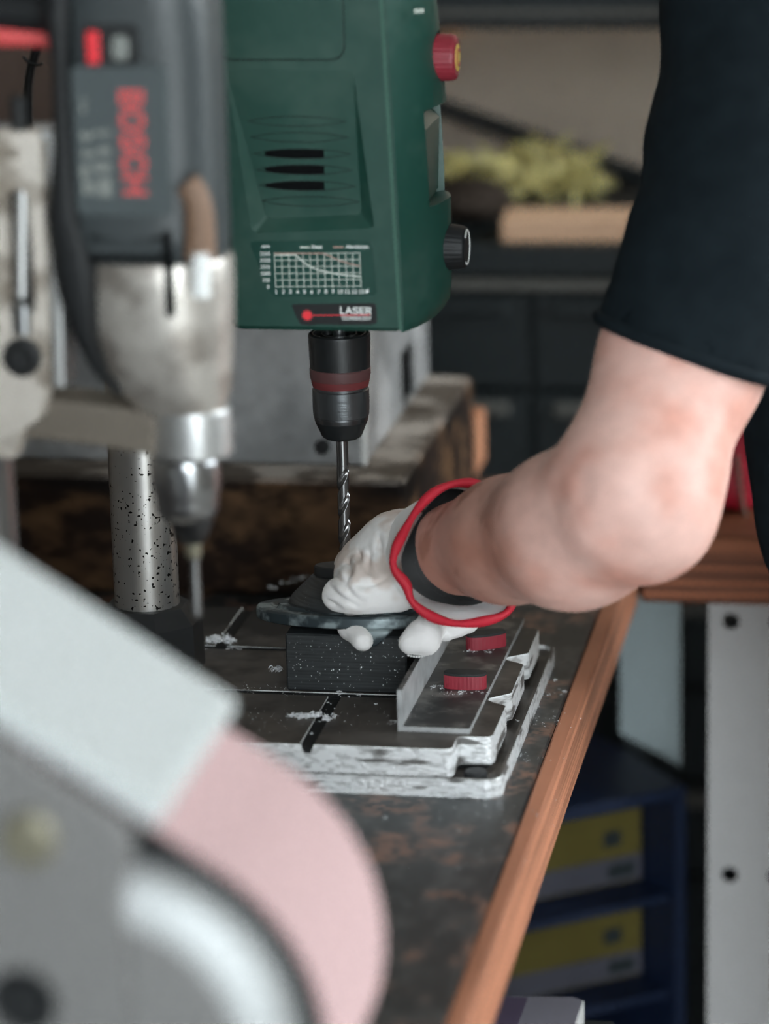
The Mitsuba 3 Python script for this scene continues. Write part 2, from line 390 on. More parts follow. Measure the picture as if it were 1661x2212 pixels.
# perforated steel leg: a folded sheet with real holes
px0, px1, pz1 = .2203, .2990, .7515
outer = m3.CrossSection([[(px0, 0), (px1, 0), (px1, pz1), (px0, pz1)]])
for hz in (.7269, .4932, .26):
    for hx in (.2398, .2805): outer -= m3.CrossSection.circle(.0073, 24).translate((hx, hz))
leg = tomesh(outer.extrude(.003))
put(t + '__perforated_leg', cat(front(leg, .503), box(px0, px0 + .003, .5031, .56, 0, pz1), box(px1 - .003, px1, .5031, .56, 0, pz1)), 'm_leg', label='light grey steel leg with round holes')
put(t + '__leg', box(1.38, 1.46, .5, .58, 0, .752, .004), 'm_leg')
put(t + '__leg', box(1.38, 1.46, .85, .93, 0, .752, .004), 'm_leg')
put(t + '__leg', box(.30, .38, .85, .93, 0, .752, .004), 'm_leg')

t = thing('steel_sheet', 'pale blue-grey steel sheet standing in the dark below the bench corner', 'panel')
q = [ony(*p, .66)[[0, 2]] for p in ((1338, 1290), (1470, 1290), (1470, 1655), (1338, 1585))]
put(t + '__sheet', front(slab(q, -.004, 0, .0008), .66), 'm_leg2')
put(t + '__post', box(q[0][0] + .004, q[0][0] + .024, .6645, .684, 0, q[0][1]), 'm_cabinet')

# ------------------------------------------------------------------ bench drill press
dp = thing('drill_press', 'dark green bench drill press with vent slots, speed chart and red and black knobs', 'drill press')
ZP = .835
# base: flange with raised lip, then the upper plate with its notched front end and cut slots
fl = rrect(-.218, .132, -.1515, .1515, .011, 5)
put(dp + '__base_flange', cat(slab(fl, ZB, .8105, .0015), ), 'm_plate')
lip = [np.c_[offs(fl, d)[:, :2], np.full(len(fl), z)] for d, z in ((0, .8095), (0, .8125), (-.0008, .8135), (-.003, .8135), (-.0038, .8105))]
put(dp + '__flange_lip', loft(lip, caps=False), 'm_plate')
pl = [(-.212, -.153), (.094, -.153), (.0985, -.151), (.0995, -.1475), (.0995, -.1285), (.1015, -.1262), (.1175, -.1257), (.1215, -.1245), (.1231, -.120),
      (.1231, -.0585), (.1215, -.0565), (.1140, -.0520), (.1090, -.0470), (.1095, -.0430), (.1215, -.0320), (.1231, -.0295),
      (.1231, .0350), (.1215, .0372), (.1140, .0420), (.1080, .0460), (.1085, .0500), (.1215, .0605), (.1231, .0630),
      (.1231, .120), (.1200, .1235), (.0995, .1262), (.0995, .153), (-.212, .153)]
plate = tomani(slab(pl, .8150, ZP, .0014))
plo = np.array(pl); plo = plo if area2(plo) > 0 else plo[::-1]
put(dp + '__plate_web', slab(offs(plo, -.0035), .8106, .8152), 'm_grime_shade')  # dark core: shade of the gap under the plate put into its colour
for y in (-.0475, .0515): plate -= tomani(box(-.19, .052, y - .004, y + .004, ZP - .009, ZP + .01))
def vslot(x, y0, y1): return tomani(hull([(x + s * w, y, z) for y in (y0, y1) for w, z, s in ((.0058, ZP + .002, -1), (.0058, ZP + .002, 1), (.0022, ZP - .0065, 1), (.0022, ZP - .0065, -1))]))
plate -= vslot(0, -.2, -.045); plate -= vslot(0, .0475, .2); plate -= vslot(-.1066, .05, .2); plate -= vslot(-.1066, -.2, -.05)
put(dp + '__base_plate', tomesh(plate), 'm_plate', smooth=25)
for y in (-.0475, .0515): put(dp + '__slot_grime', box(-.1895, .0515, y - .0039, y + .0039, ZP - .0088, ZP - .0016), 'm_grime_shade')
for x, y0, y1 in ((0, -.1525, -.0517), (0, .0557, .1525), (-.1066, .0557, .1525), (-.1066, -.1525, -.0517)):
    put(dp + '__slot_grime', hull([(x + s_ * w, y, z) for y in (y0, y1) for s_ in (-1, 1) for w, z in ((.0022, ZP - .0064), (.0040, ZP - .0022))]), 'm_grime_shade')
put(dp + '__base_bolt', lathe([(0, .8155), (.007, .8155), (.008, .8145), (.008, .8104), (0, .8104)], 12, c=(.113, -.139, 0)), 'm_castdark')
# column and its cast foot
foot = hull([(-.147 + r * math.cos(a), r * math.sin(a), z) for z, r in ((.8352, .041), (.872, .040), (.884, .030)) for a in np.arange(8) * PI / 4 + PI / 8])
put(dp + '__column_foot', foot, 'm_castdark')
put(dp + '__column', lathe([(0, .8841), (.0236, .8841), (.0236, 1.50), (.022, 1.503), (0, 1.503)], 64, c=(-.147, 0, 0)), 'm_column', smooth=35)
# head: side shell (facing the camera) and front shell; seam between them
YF = -.06
def head_ring(z, sx, lx, d=0.0):
    return [(lx, YF + .004), (lx + .004, YF), (sx - .0012, YF), (sx, YF + .001), (sx, -YF - .001), (sx - .0012, -YF), (lx + .004, -YF), (lx, -YF - .004)]
rings = []
for z, ins in ((1.1005, .003), (1.1035, 0), (1.33, 0), (1.455, 0), (1.475, .01), (1.482, .025)):
    k = (z - 1.1) / .225; sx = .0542 - .0083 * k; lx = -.0640 - .0025 * k
    q = np.array(head_ring(z, sx, lx)); c = q.mean(0); q = c + (q - c) * (1 - ins / .06)
    rings.append(np.c_[q, np.full(len(q), z)])
head = tomani(loft(rings))
def U(px, py): p = ony(px, py, YF); return p[0], p[2]
dpt = .0075
vo = [U(487, 150), U(762, 150), U(808, 487), U(800, 494), U(556, 504), U(543, 494)]
vi = [U(491, 152), U(758, 152), U(776, 458), U(770, 468), U(578, 476), U(568, 468)]
vd = [.0002, .0002, dpt, dpt, dpt, dpt]
rec = hull([(x, YF - .004, z) for x, z in vo] + [(x, YF, z) for x, z in vo] + [(x, YF + d, z) for (x, z), d in zip(vi, vd)])
head -= tomani(rec)
zt, zb = vi[0][1], vi[3][1]
def plane_y(z): return YF + dpt * (zt - z) / (zt - zb)
def lens(x0, x1, zc, hh, s=1.0, n=14):
    cx, hw = (x0 + x1) / 2, (x1 - x0) / 2 * s; a = np.linspace(-1, 1, n)
    return np.r_[np.c_[cx + hw * a, zc - hh * s * (1 - np.abs(a) ** 2.5)], np.c_[cx + hw * a[::-1][1:-1], zc + hh * s * (1 - np.abs(a[::-1][1:-1]) ** 2.5)]]
VENTS = [(530, 748, 263), (536, 752, 298), (541, 757, 334), (547, 761, 369), (552, 767, 404), (558, 775, 438)]
liners = []; outlines = []
for i, (a, b, y) in enumerate(VENTS):
    x0, zc = U(a, y); x1 = U(b, y)[0]; yy = plane_y(zc)
    o = tomani(front(slab(lens(x0, x1, zc, .0036), -.0013, .02), yy)); n_ = tomani(front(slab(lens(x0, x1, zc, .0036, .0, 14) if False else lens(x0 + .0022, x1 - .0022, zc, .0029), -.0014, .021), yy))
    head -= (o - n_); outlines.append(tomesh(tomani(front(slab(lens(x0, x1, zc, .0036), -.0013, -.0006), yy)) - n_))
    if i in (2, 3, 4):
        xa, xb = U(568, y)[0], U(697, y)[0]
        clip = tomani(box(xa, xb, yy - .05, yy + .05, zc - .02, zc + .02))
        head -= tomani(front(slab(lens(x0, x1, zc, .0034), -.009, .02), yy)) ^ clip
        liners.append(tomesh(tomani(front(slab(lens(x0, x1, zc, .0033), -.0088, -.0030), yy)) ^ clip))
put(dp + '__side_shell', tomesh(head), 'm_green', smooth=28)
for l in outlines: put(dp + '__vent_outline', l, 'm_seam')
for l in liners: put(dp + '__vent_opening', l, 'm_blackhole')  # black slabs put in the pockets to stand for the dark inside
# front shell
def nose_ring(z, ins=0.):
    k = (z - 1.1) / .225; sx = .0545 - .0083 * k; d = .0790 - sx + .001 - .0095 * max(0, (z - 1.20) / .125) ** 1.3 + .0083 * k * .25 - ins
    pr = [(0, 0), (.10, .0), (.55, .018), (.83, .036), (.97, .052), (1.0, .0592)]
    a = [(sx + d * u, YF + w) for u, w in pr]; b = [(x, -y) for x, y in a[::-1]]
    return np.c_[np.array(a + b), np.full(2 * len(a), z)]
nose = tomani(loft([nose_ring(1.1005, .010), nose_ring(1.1045, .006), nose_ring(1.1125, .001)] + [nose_ring(z) for z in np.linspace(1.125, 1.44, 14)] + [nose_ring(1.47, .012)]))
def ncut(px, py, Y, r, dx, tilt=0):
    c = ony(px, py, Y); m = lathe([(0, -.03), (r * .75, -.03), (r, .03), (0, .03)], 32, 'x'); return tomani(mv(rot(m, tilt, (0, 1, 0)), c[0] + dx, c[1], c[2]))
KR, KB = ony(955, 120, 0.0), ony(979, 533, 0.0)
nose -= ncut(925, 120, 0.0, .022, .026); nose -= ncut(953, 533, 0.0, .021, .026)
d1, d2, d3 = ony(921, 228, 0), ony(975, 300, 0), ony(921, 425, 0)
nose -= tomani(hull([(d1[0] - .004, y, d1[2]) for y in (-.032, .032)] + [(d3[0] + .002, y, d3[2] - .002) for y in (-.032, .032)] + [(.11, y, z) for y in (-.045, .045) for z in (d1[2] + .008, d3[2] + .004)]))
put(dp + '__front_shell', tomesh(nose), 'm_green', smooth=28)
put(dp + '__display_panel', hull([(d1[0] - .0035, y, d1[2] - .003) for y in (-.030, .030)] + [(d3[0] + .0035, y, d3[2] + .001) for y in (-.03, .03)] + [(d1[0] + .004, y, d1[2] - .012) for y in (-.03, .03)]), 'm_greend')
put(dp + '__seam_line', loft([np.c_[offs(np.array([(x, y) for x, y, _ in nose_ring(z)])[[0, 1, -2, -1]], 0) * 0 + np.array([(.0543 - .0083 * (z - 1.1) / .225 - s * .0012, y) for s, y in ((-1, YF - .0009), (-1, -YF), (1, -YF), (1, YF - .0004))]), np.full(4, z)] for z in (1.102, 1.32, 1.43)]), 'm_ridge')
# rear carriage that clamps the column (hidden behind the hand drill for the most part)
put(dp + '__rear_carriage', cat(box(-.182, -.066, -.038, .038, 1.17, 1.44, .008)), 'm_green')
# cover lid
lx0, lz0 = U(474, 128); lx1 = U(743, 128)[0]
put(dp + '__cover_groove', front(slab(rrect(lx0 - .0008, lx1 + .0009, lz0 - .0009, 1.47, .0095, 6), -.0004, .0002), YF), 'm_seam')
put(dp + '__cover_lid', front(slab(rrect(lx0, lx1, lz0, 1.469, .009, 6), 0, .0011, .0005), YF), 'm_green')
# rating panel with the speed chart
q = [U(*p) for p in ((588, 641), (816, 638), (804, 519), (537, 521))]
put(dp + '__chart_panel', front(slab(rpoly(q, .004, 6), -.0002, .0005, .0002), YF), 'm_greend')
CY = YF - .0005
def stripe(p, q, w, z=.0): # a printed line between two pixels on the side of the head
    a, b = np.array(U(*p)), np.array(U(*q)); d = (b - a) / np.linalg.norm(b - a); n = A(-d[1], d[0]) * w / 2
    return front(slab([a + n, a - n, b - n, b + n], z, z + .00015), CY)
def print_text(s, px, py, h, pw=None, bold=False):
    m = text_mesh(s, h, .00018, bold); w0 = m.bounds[1][0] - m.bounds[0][0]; x, z = U(px, py)
    if pw: sc = np.eye(4); sc[0, 0] = pw * .000334 / w0; m = xf(m, sc)
    return front(mv(m, x - m.bounds[0][0], z, 0), CY)
gx = lambda i, b: (594 + i * 15.4 + (3.0 if b else 0))
GX0, GX1, GZ0, GZ1 = 593, 777, 547.5, 619
grid = []
for i in range(13):
    x = GX0 + (GX1 - GX0) * i / 12; grid.append(stripe((x, GZ0 - 2), (x + 3, GZ1 + 2), .00045))
for i in range(6):
    y = GZ0 + (GZ1 - GZ0) * i / 5; o = 3 * i / 5; grid.append(stripe((GX0 - 1 + o, y), (GX1 + 1 + o, y - 1.5), .0004, .00001))
put(dp + '__chart_grid', cat(*grid), 'm_offwhite')
pts = [(593, 551), (639, 550), (655, 565), (671, 576), (686, 582), (702, 586), (717, 589.5), (732, 592), (748, 594), (763, 595.5), (779, 597)]
put(dp + '__steel_curve', cat(*[stripe(a, b, .0009, .00016) for a, b in zip(pts, pts[1:])], stripe((648, 534), (669, 534), .0011)), 'm_offwhite')
pts = [(593, 547), (700, 547), (732, 562), (748, 567), (763, 571), (779, 575)]
put(dp + '__aluminium_curve', cat(*[stripe(a, b, .0008, .00018) for a, b in zip(pts, pts[1:])], stripe((720, 533.5), (742, 533.5), .0011)), 'm_curve')
tx = [print_text('rpm', 565, 534.5, .0020, 17, True), print_text('Steel', 673, 536.5, .0022, 23, True), print_text('Aluminium', 747, 536, .0022, 47, True)]
for i, (s, x, w) in enumerate((('2500', 562, 21), ('2000', 562.5, 21), ('1500', 563, 20), ('1000', 564, 20), ('500', 568, 15), ('0', 577, 5.5))):
    tx.append(print_text(s, x, 551.5 + 14.2 * i, .0024, w, True))
for i in range(13):
    s = str(i + 1); w = (4 if i == 0 else 5.5) if i < 9 else 10.5
    tx.append(print_text(s, GX0 + (GX1 - GX0) * i / 12 + 4 - w / 2, 633.5, .0026, w, True))
ox, oz = U(793, 629); an = np.linspace(0, 2 * PI, 20, endpoint=False)
dsy = [(front(slab(np.c_[ox + .0012 * np.cos(an), oz + .0012 * np.sin(an)], 0, .00015), CY)), stripe((790, 634), (796.5, 623), .0004)]
put(dp + '__diameter_symbol', cat(*dsy), 'm_white')
put(dp + '__chart_lettering', cat(*tx), 'm_white', kind='stuff')
# laser sticker
q = [U(*p) for p in ((651, 702), (660, 701), (664, 703.5), (690, 700), (740, 702), (780, 701), (800, 701.5), (815, 698), (812, 655), (629, 657), (640, 684))]
q = rpoly(q, .002, 3)
put(dp + '__laser_sticker', front(slab(q, -.0001, .0004, .0001), YF), 'm_plastic', label='black laser sticker')
sx, sz = U(664, 681)
star = [(sx + (.0044 if i % 2 == 0 else .0026) * math.cos(a), sz + (.0044 if i % 2 == 0 else .0026) * math.sin(a)) for i, a in enumerate(np.arange(28) * PI / 14)]
put(dp + '__laser_star', cat(front(slab(star, 0, .00016), CY + .0001), stripe((676, 681), (800, 680), .0006)), 'm_brightred')
put(dp + '__laser_lettering', cat(print_text('LASER', 735, 677.5, .0048, 65, True), print_text('TECHNOLOGY', 737, 690.5, .0026, 63, True)), 'm_white')
mk = ony(914, 18, -.03); put(dp + '__front_mark', cat(*[box(mk[0] - .003 + .0015 * i, mk[0] - .002 + .0015 * i, -.0485 + i * .001, -.046 + i * .001, mk[2] - .0012, mk[2] + .0016) for i in range(4)]), 'm_offwhite')
# knobs
def knob(name, c, r, L, mat, n=28, rr=.0035, taper=.97):
    a = np.arange(n * 4) * 2 * PI / (n * 4); rib = 1 - .022 * (np.arange(n * 4) % 4 == 0)
    R = []
    for x, s in ((0, .96), (.001, 1), (L - rr, taper), (L - rr * .35, taper - .05), (L, taper - .16)):
        rb = rib if x < L - rr * .5 and x > 0 else 1 - 0 * a
        R.append(np.c_[np.full(len(a), c[0] + x), c[1] + r * s * rb * np.cos(a), c[2] + r * s * rb * np.sin(a)])
    return put(f'{dp}__{name}', loft(R), mat, smooth=30)
k = knob('stop_knob', ony(924, 124, 0), .0163, .0205, 'm_red'); labels[k] = {'label': 'red ribbed stop knob'}
kc = ony(924, 124, 0); xe = kc[0] + .0205
put(k + '__emblem', xf(lathe([(0, 0), (.0092, 0), (.0092, .0006), (0, .0006)], 28, 'x'), trimesh.transformations.translation_matrix((xe - .0001, kc[1], kc[2]))), 'm_yellow')
put(k + '__emblem_ring', xf(tube(np.array([(0, .0058 * math.cos(a), .0058 * math.sin(a)) for a in np.linspace(.6, 5.6, 24)]), .0006, 6), trimesh.transformations.translation_matrix((xe + .0006, kc[1], kc[2]))), 'm_red')
k = knob('speed_knob', ony(953, 533, 0), .0168, .0180, 'm_rubber', taper=.9, rr=.004); labels[k] = {'label': 'black ribbed speed knob with white arc'}
kc = ony(953, 533, 0)
put(k + '__white_arc', np_arc := tube(np.array([(kc[0] + .0178, kc[1] + .0118 * math.cos(a), kc[2] + .0118 * math.sin(a)) for a in np.linspace(-.4 * PI - .9, .5 * PI + .8, 40)]), .0008, 6), 'm_white')
# chuck
zc = lambda y: 1.0869 - (y - 717) * .0003365
S = 1 / 2994.5
pc = [(0, zc(728)), (34, zc(728)), (36, zc(719)), (38, zc(719)), (40, zc(727)), (52, zc(727)), (54, zc(718)), (57, zc(718)), (58, zc(724)), (61, zc(724)), (62, zc(717.5)), (65, zc(720)), (65.5, zc(726)), (63.5, zc(791)), (20, zc(791)), (0, zc(791))]
ck = put(dp + '__chuck', lathe([(r * S, z) for r, z in pc], 64), 'm_plastic', smooth=30, label='black, red and steel keyless drill chuck')
put(ck + '__band', lathe([(r * S, zc(y)) for r, y in ((20, 791), (63, 791), (64.5, 793), (64.5, 806), (62.8, 815), (20, 815))], 64), 'm_redband', smooth=30)
put(ck + '__stripe', lathe([(r * S, zc(y)) for r, y in ((20, 815.2), (62.8, 815.2), (60.2, 828), (59.2, 831), (20, 831))], 64), 'm_redstripe', smooth=30)
put(ck + '__sleeve', lathe([(r * S, zc(y)) for r, y in ((20, 831), (57.5, 831), (57.5, 836), (60, 838), (60.4, 868), (59.5, 893), (57.5, 895), (20, 895))], 64), 'm_sleeve', smooth=30)
put(ck + '__ring', lathe([(r * S, zc(y)) for r, y in ((20, 895), (57.5, 895), (58, 898), (56.5, 906), (20, 906))], 64), 'm_darksteel', smooth=30)
put(ck + '__nose', lathe([(r * S, zc(y)) for r, y in ((14, 906), (56, 906), (55, 909), (43.5, 936), (40, 941), (35, 944), (14, 944.5))], 64), 'm_plastic', smooth=30)
put(dp + '__spindle', lathe([(0, zc(745)), (13 * S, zc(745)), (13 * S, 1.1015), (0, 1.1015)], 24), 'm_steel', smooth=30)

t = thing('drill_bit', 'steel twist drill bit held in the chuck above the glove', 'drill bit')
put(t + '__shank', lathe([(0, zc(938)), (.0041, zc(938)), (.0041, zc(1004)), (0, zc(1004))], 32), 'm_bit', smooth=30)
z0, z1 = zc(1003), zc(1201); n = 90; R = []
an = np.arange(48) * 2 * PI / 48
for i in range(n + 1):
    z = z0 + (z1 - z0) * i / n; tw = (z - z0) / .040 * 2 * PI; fade = min(1, i / 10)
    fl_ = np.maximum(0, np.cos(2 * (an))) ** 1.0; r = .0043 * (1 - .50 * fade * np.where(np.cos(2 * an) > .3, np.sqrt(np.clip((np.cos(2 * an) - .3) / .7, 0, 1)), 0))
    s = 1.0 if i < n - 6 else 1 - .92 * (i - n + 6) / 6
    r = np.minimum(r, .0043 * s)
    R.append(np.c_[r * np.cos(an + tw), r * np.sin(an + tw), np.full(48, z)])
put(t + '__flutes', loft(R[::-1]), 'm_bit', smooth=30)

# ------------------------------------------------------------------ fence with clamp knobs on the plate
t = thing('angle_fence', 'grey aluminium angle fence clamped on the drill press base', 'fence')
th = .0036; prof = np.array([(.0585, .0), (.1082, .0), (.1082, th), (.0585 + th, th), (.0585 + th, .0295), (.0585, .0295)])
m = slab(prof, -.135, .121); m = xf(m, A([1, 0, 0, 0], [0, 0, -1, 0], [0, 1, 0, ZP + .0002], [0, 0, 0, 1]))
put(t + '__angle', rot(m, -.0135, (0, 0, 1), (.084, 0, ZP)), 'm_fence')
for cx, cy, ang in ((.0905, -.0335, 0.0), (.0918, .0605, .53)):
    a = np.arange(64) * 2 * PI / 64; w = .0152 * np.cos(a); hgt = .0068 * np.sign(np.sin(a)) * np.abs(np.sin(a)) ** .62
    o = np.c_[w, hgt]; cs, sn = math.cos(ang), math.sin(ang); o = o @ A([cs, sn], [-sn, cs]) + A(cx, cy)
    rib = np.where(np.arange(64) % 2 == 0, 1., .985)[:, None]; o2 = A(cx, cy) + (o - A(cx, cy)) * rib
    z = ZP + th + .0004
    k = put(t + '__clamp_knob', slab(o2, z, z + .0098, .0004), 'm_red', label='red clamp knob with black top')
    put(k + '__cap', slab(o, z + .0099, z + .0116, .0008), 'm_castdark')

# ------------------------------------------------------------------ block, casting
t = thing('support_block', 'dark rectangular steel block on the base plate beneath the flanged casting', 'block')
put(t, box(-.0365, .0505, -.0425, .046, ZP + .0002, .8775, .0012), 'm_black')

fc = thing('flanged_casting', 'dark cast iron part with oval flange and cone, held by the gloved hand', 'casting')
tilt = math.radians(-9.0); FC = A(.0078, 0, .8835)
TF = trimesh.transformations.translation_matrix(FC) @ trimesh.transformations.rotation_matrix(tilt, (1, 0, 0))
an = np.arange(96) * 2 * PI / 96
def er(a, b, z, w=0.): return np.c_[a * np.cos(an), b * np.sin(an) * (1 + w * np.cos(3 * an)), np.full(96, z)]
fb = .057
wob = .0012 * np.sin(an * 3 + 1) + .0006 * np.sin(an * 7)
R = [er(.069, fb - .004, -.0066), er(.0722, fb - .0006, -.0056), er(.0730, fb, -.0040), er(.0730, fb, .0012), er(.0718, fb - .0012, .0026), er(.0625, fb - .0105, .0030), er(.0610, fb - .012, .0010), er(.058, fb - .0145, .0008), er(.0565, fb - .0155, .0046), er(.050, .039, .0048)]
put(fc + '__flange', xf(loft(R), TF), 'm_cast', smooth=30)
cone = lathe([(0, .003), (.0425, .003), (.0425, .006), (.040, .011), (.0265, .0245), (.0245, .0250), (0, .0250)], 64)
put(fc + '__cone', mv(xf(cone, TF), -.0068, 0, 0), 'm_black', smooth=25)
put(fc + '__cap', mv(xf(lathe([(0, .0247), (.0238, .0247), (.0242, .0255), (.0242, .0312), (.0232, .0322), (0, .0322)], 48), TF), -.0068, 0, 0), 'm_castdark', smooth=30)
lg = hull([(x, y, z) for y in (-.006, .006) for x, z in ((-.0185, 0), (.0185, 0), (-.012, -.006), (.012, -.006), (.006, -.0125), (-.006, -.0125), (0, -.0143))])
lg = lg.subdivide().subdivide(); trimesh.smoothing.filter_taubin(lg, iterations=8)
put(fc + '__lug', mv(lg, .0252, -.0498, .8865), 'm_cast', smooth=True)

# ------------------------------------------------------------------ person
pn = thing('person', 'person in a black long-sleeved top, gloved left hand holding the casting', 'person')
WR, M1, M2, EL = at(985, 1186, 2.30), at(1095, 1168, 2.255), at(1240, 1143, 2.19), at(1378, 1085, 2.14)
HEM = at(1480, 760, 2.175); SL = [at(1700, -250, 2.26), at(1682, 0, 2.235), at(1640, 330, 2.205), at(1570, 560, 2.187), at(1490, 745, 2.175)]
SH = SL[0]
fdir = unit(EL - WR)
# bare forearm, elbow and lower upper arm
EP = at(1402, 1146, 2.128)     # point of the elbow
def arm_f(p):
    q = p + .0012 * (nnoise(p * 45, 3)[:, None] - .5)
    d = smin([cap(q, WR - fdir * .010, WR, .0245, .0262), cap(q, WR, M1, .0262, .0385), cap(q, M1, M2, .0385, .0490), cap(q, M2, EL, .0490, .0465),
              cap(q, EL, EP, .0420, .0275), cap(q, EL + A(-.001, 0, .012), HEM, .0515, .0518), cap(q, HEM, SL[3], .0500, .0500)], .026)
    for c, r, s in ((at(1235, 1000, 2.11), .016, .0020), (at(1190, 1080, 2.12), .014, .0030), (at(1330, 1040, 2.09), .016, -.003), (at(1262, 1165, 2.11), .020, -.003), (at(1275, 1050, 2.10), .010, .0030), (at(1330, 1180, 2.09), .014, .0024), (at(1100, 1120, 2.2), .012, .0015), (at(1060, 1210, 2.22), .014, -.0015)):
        d = d + s * np.exp(-((p - c) ** 2).sum(1) / r ** 2)
    return d
arm = surf(arm_f, (.02, -.27, .88), (.40, .06, 1.26), .0040)
# the rest of the body: head and neck
HEAD = A(.30, .22, 1.60)
def body_f(p):
    d = smin([cap(p, (.385, .22, 1.30), (.345, .22, 1.47), .075, .056), ell(p, HEAD, np.eye(3), (.098, .076, .118)), cap(p, HEAD + A(-.03, 0, -.07), HEAD + A(-.055, 0, -.085), .045, .032)], .03)
    nose_ = cap(p, HEAD + A(-.095, 0, .01), HEAD + A(-.114, 0, -.025), .008, .013)
    d = smin([d, nose_], .012)
    for s in (-1, 1):
        d = smin([d, ell(p, HEAD + A(.012, s * .078, -.012), np.eye(3), (.020, .010, .030))], .006)
        e = np.linalg.norm(p - (HEAD + A(-.094, s * .033, .018)), axis=1); d = d + .006 * np.exp(-(e / .014) ** 2)
    m_ = np.abs(p[:, 2] - (HEAD[2] - .062)); d = d + .003 * np.exp(-(m_ / .004) ** 2) * (np.abs(p[:, 1] - HEAD[1]) < .026) * (p[:, 0] < HEAD[0] - .06)
    return d
hd = surf(body_f, (.14, .08, 1.24), (.48, .36, 1.74), .006)
SR, ER, WRR = A(.395, .41, 1.36), A(.43, .50, 1.10), A(.40, .44, .90)
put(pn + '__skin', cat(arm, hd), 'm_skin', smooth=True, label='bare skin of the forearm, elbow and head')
hair = surf(lambda p: np.maximum(ell(p, HEAD + A(.012, 0, .018), np.eye(3), (.106, .085, .116)), -(p[:, 2] - (HEAD[2] + .015) + .9 * np.clip(HEAD[0] + .01 - p[:, 0], 0, 1) * -1 + .0 * p[:, 0])), (.17, .1, 1.5), (.45, .34, 1.76), .008)
put(pn + '__hair', hair, 'm_hair', smooth=True)
# black top with sleeves; the left sleeve ends above the elbow
hemn = unit(-.33 * RT + .94 * DN + .16 * FW)
def sleeve_f(p):
    w = .010 * (nfbm(p * A(20, 20, 13), 3, 5) - .5)
    d = smin([cap(p, a, b, ra, rb) for a, b, ra, rb in zip(SL, SL[1:], (.082, .0745, .071, .0655), (.0745, .071, .0655, .0600))], .02)
    e = SL[-1] + (SL[-1] - SL[-2]) * .35
    d = smin([d, cap(p, SL[-1], e, .0600, .0585)], .01) + w
    d = np.maximum(d, (p - at(1486, 758, 2.175) + hemn * .0035) @ hemn)
    return np.maximum(d, -cap(p, SL[-1] + (SL[-2] - SL[-1]) * .1, e, .0555, .0555))
ec = at(1486, 758, 2.175); h1 = unit(np.cross(hemn, FW)); h2 = np.cross(hemn, h1); an = np.linspace(0, 2 * PI, 72, endpoint=False)
hd_ = np.cos(an)[:, None] * h1 + np.sin(an)[:, None] * h2; lo_, hi_ = np.full(72, .0562), np.full(72, .10)
for _ in range(18):
    md = (lo_ + hi_) / 2; ins_ = sleeve_f(ec - hemn * .0055 + hd_ * md[:, None]) < 0; lo_ = np.where(ins_, md, lo_); hi_ = np.where(ins_, hi_, md)
rad_ = gaussian_filter1d(lo_, 1.5, mode='wrap'); HEMRING = ec - hemn * .0015 + hd_ * (rad_ - .0012)[:, None]
sleeve = surf(sleeve_f, (.14, -.23, 1.03), (.42, .14, 1.49), .0038)
def shirt_f(p):
    w = .006 * (nfbm(p * A(26, 26, 15), 3, 5) - .5)
    d = smin([cap(p, (.385, .20, 1.02), (.385, .21, 1.30), .120, .130), cap(p, (.380, .16, .92), (.380, .24, .92), .098, .098), cap(p, SH + A(.01, .03, 0), (.395, .36, 1.34), .080, .085)], .05)
    sr = smin([cap(p, SR - A(0, .04, .0), ER, .075, .055), cap(p, ER, WRR, .055, .042)], .03)
    d = smin([d, sr], .03)
    d = np.maximum(d, -cap(p, (.36, .22, 1.40), (.345, .22, 1.60), .064, .070))
    return d + w
shirt = surf(shirt_f, (.20, -.10, .79), (.56, .62, 1.52), .0075)
tp_ = put(pn + '__top', cat(shirt, sleeve), 'm_cloth', smooth=True, label='black long-sleeved top')
put(tp_ + '__hem', tube(HEMRING - hemn * .0008, .0048, 10, True), 'm_cloth', smooth=True)
def trou_f(p):
    return smin([cap(p, (.41, .15, .86), (.41, .27, .86), .108, .108), cap(p, (.415, .13, .82), (.44, .12, .46), .088, .066), cap(p, (.44, .12, .46), (.47, .12, .07), .064, .055), cap(p, (.415, .28, .82), (.44, .30, .46), .088, .066), cap(p, (.44, .30, .46), (.47, .30, .07), .064, .055)], .03)
put(pn + '__trousers', surf(trou_f, (.26, -.02, .02), (.60, .44, .99), .012), 'm_trouser', smooth=True)
for y in (.12, .30): put(pn + '__shoe', surf(lambda p: np.maximum(smin([cap(p, (.36, y, .04), (.50, y, .045), .040, .042), cap(p, (.47, y, .05), (.47, y, .10), .05, .05)], .03), -p[:, 2]), (.28, y - .1, -.02), (.60, y + .1, .2), .01), 'm_rubber', smooth=True)
# right glove on the far side, reaching for the feed handle
put(pn + '__glove_far', surf(lambda p: smin([cap(p, WRR + A(.02, .01, 0), WRR + A(-.06, -.03, 0), .036, .038)] + [cap(p, WRR + A(-.06, -.055 + .02 * i, .01 - .004 * i), WRR + A(-.085, -.06 + .02 * i, -.025), .011, .010) for i in range(4)] + [cap(p, WRR + A(-.02, -.03, .01), WRR + A(-.06, -.07, -.02), .013, .011)], .012), (.25, .28, .80), (.50, .52, .99), .006), 'm_glove', smooth=True)

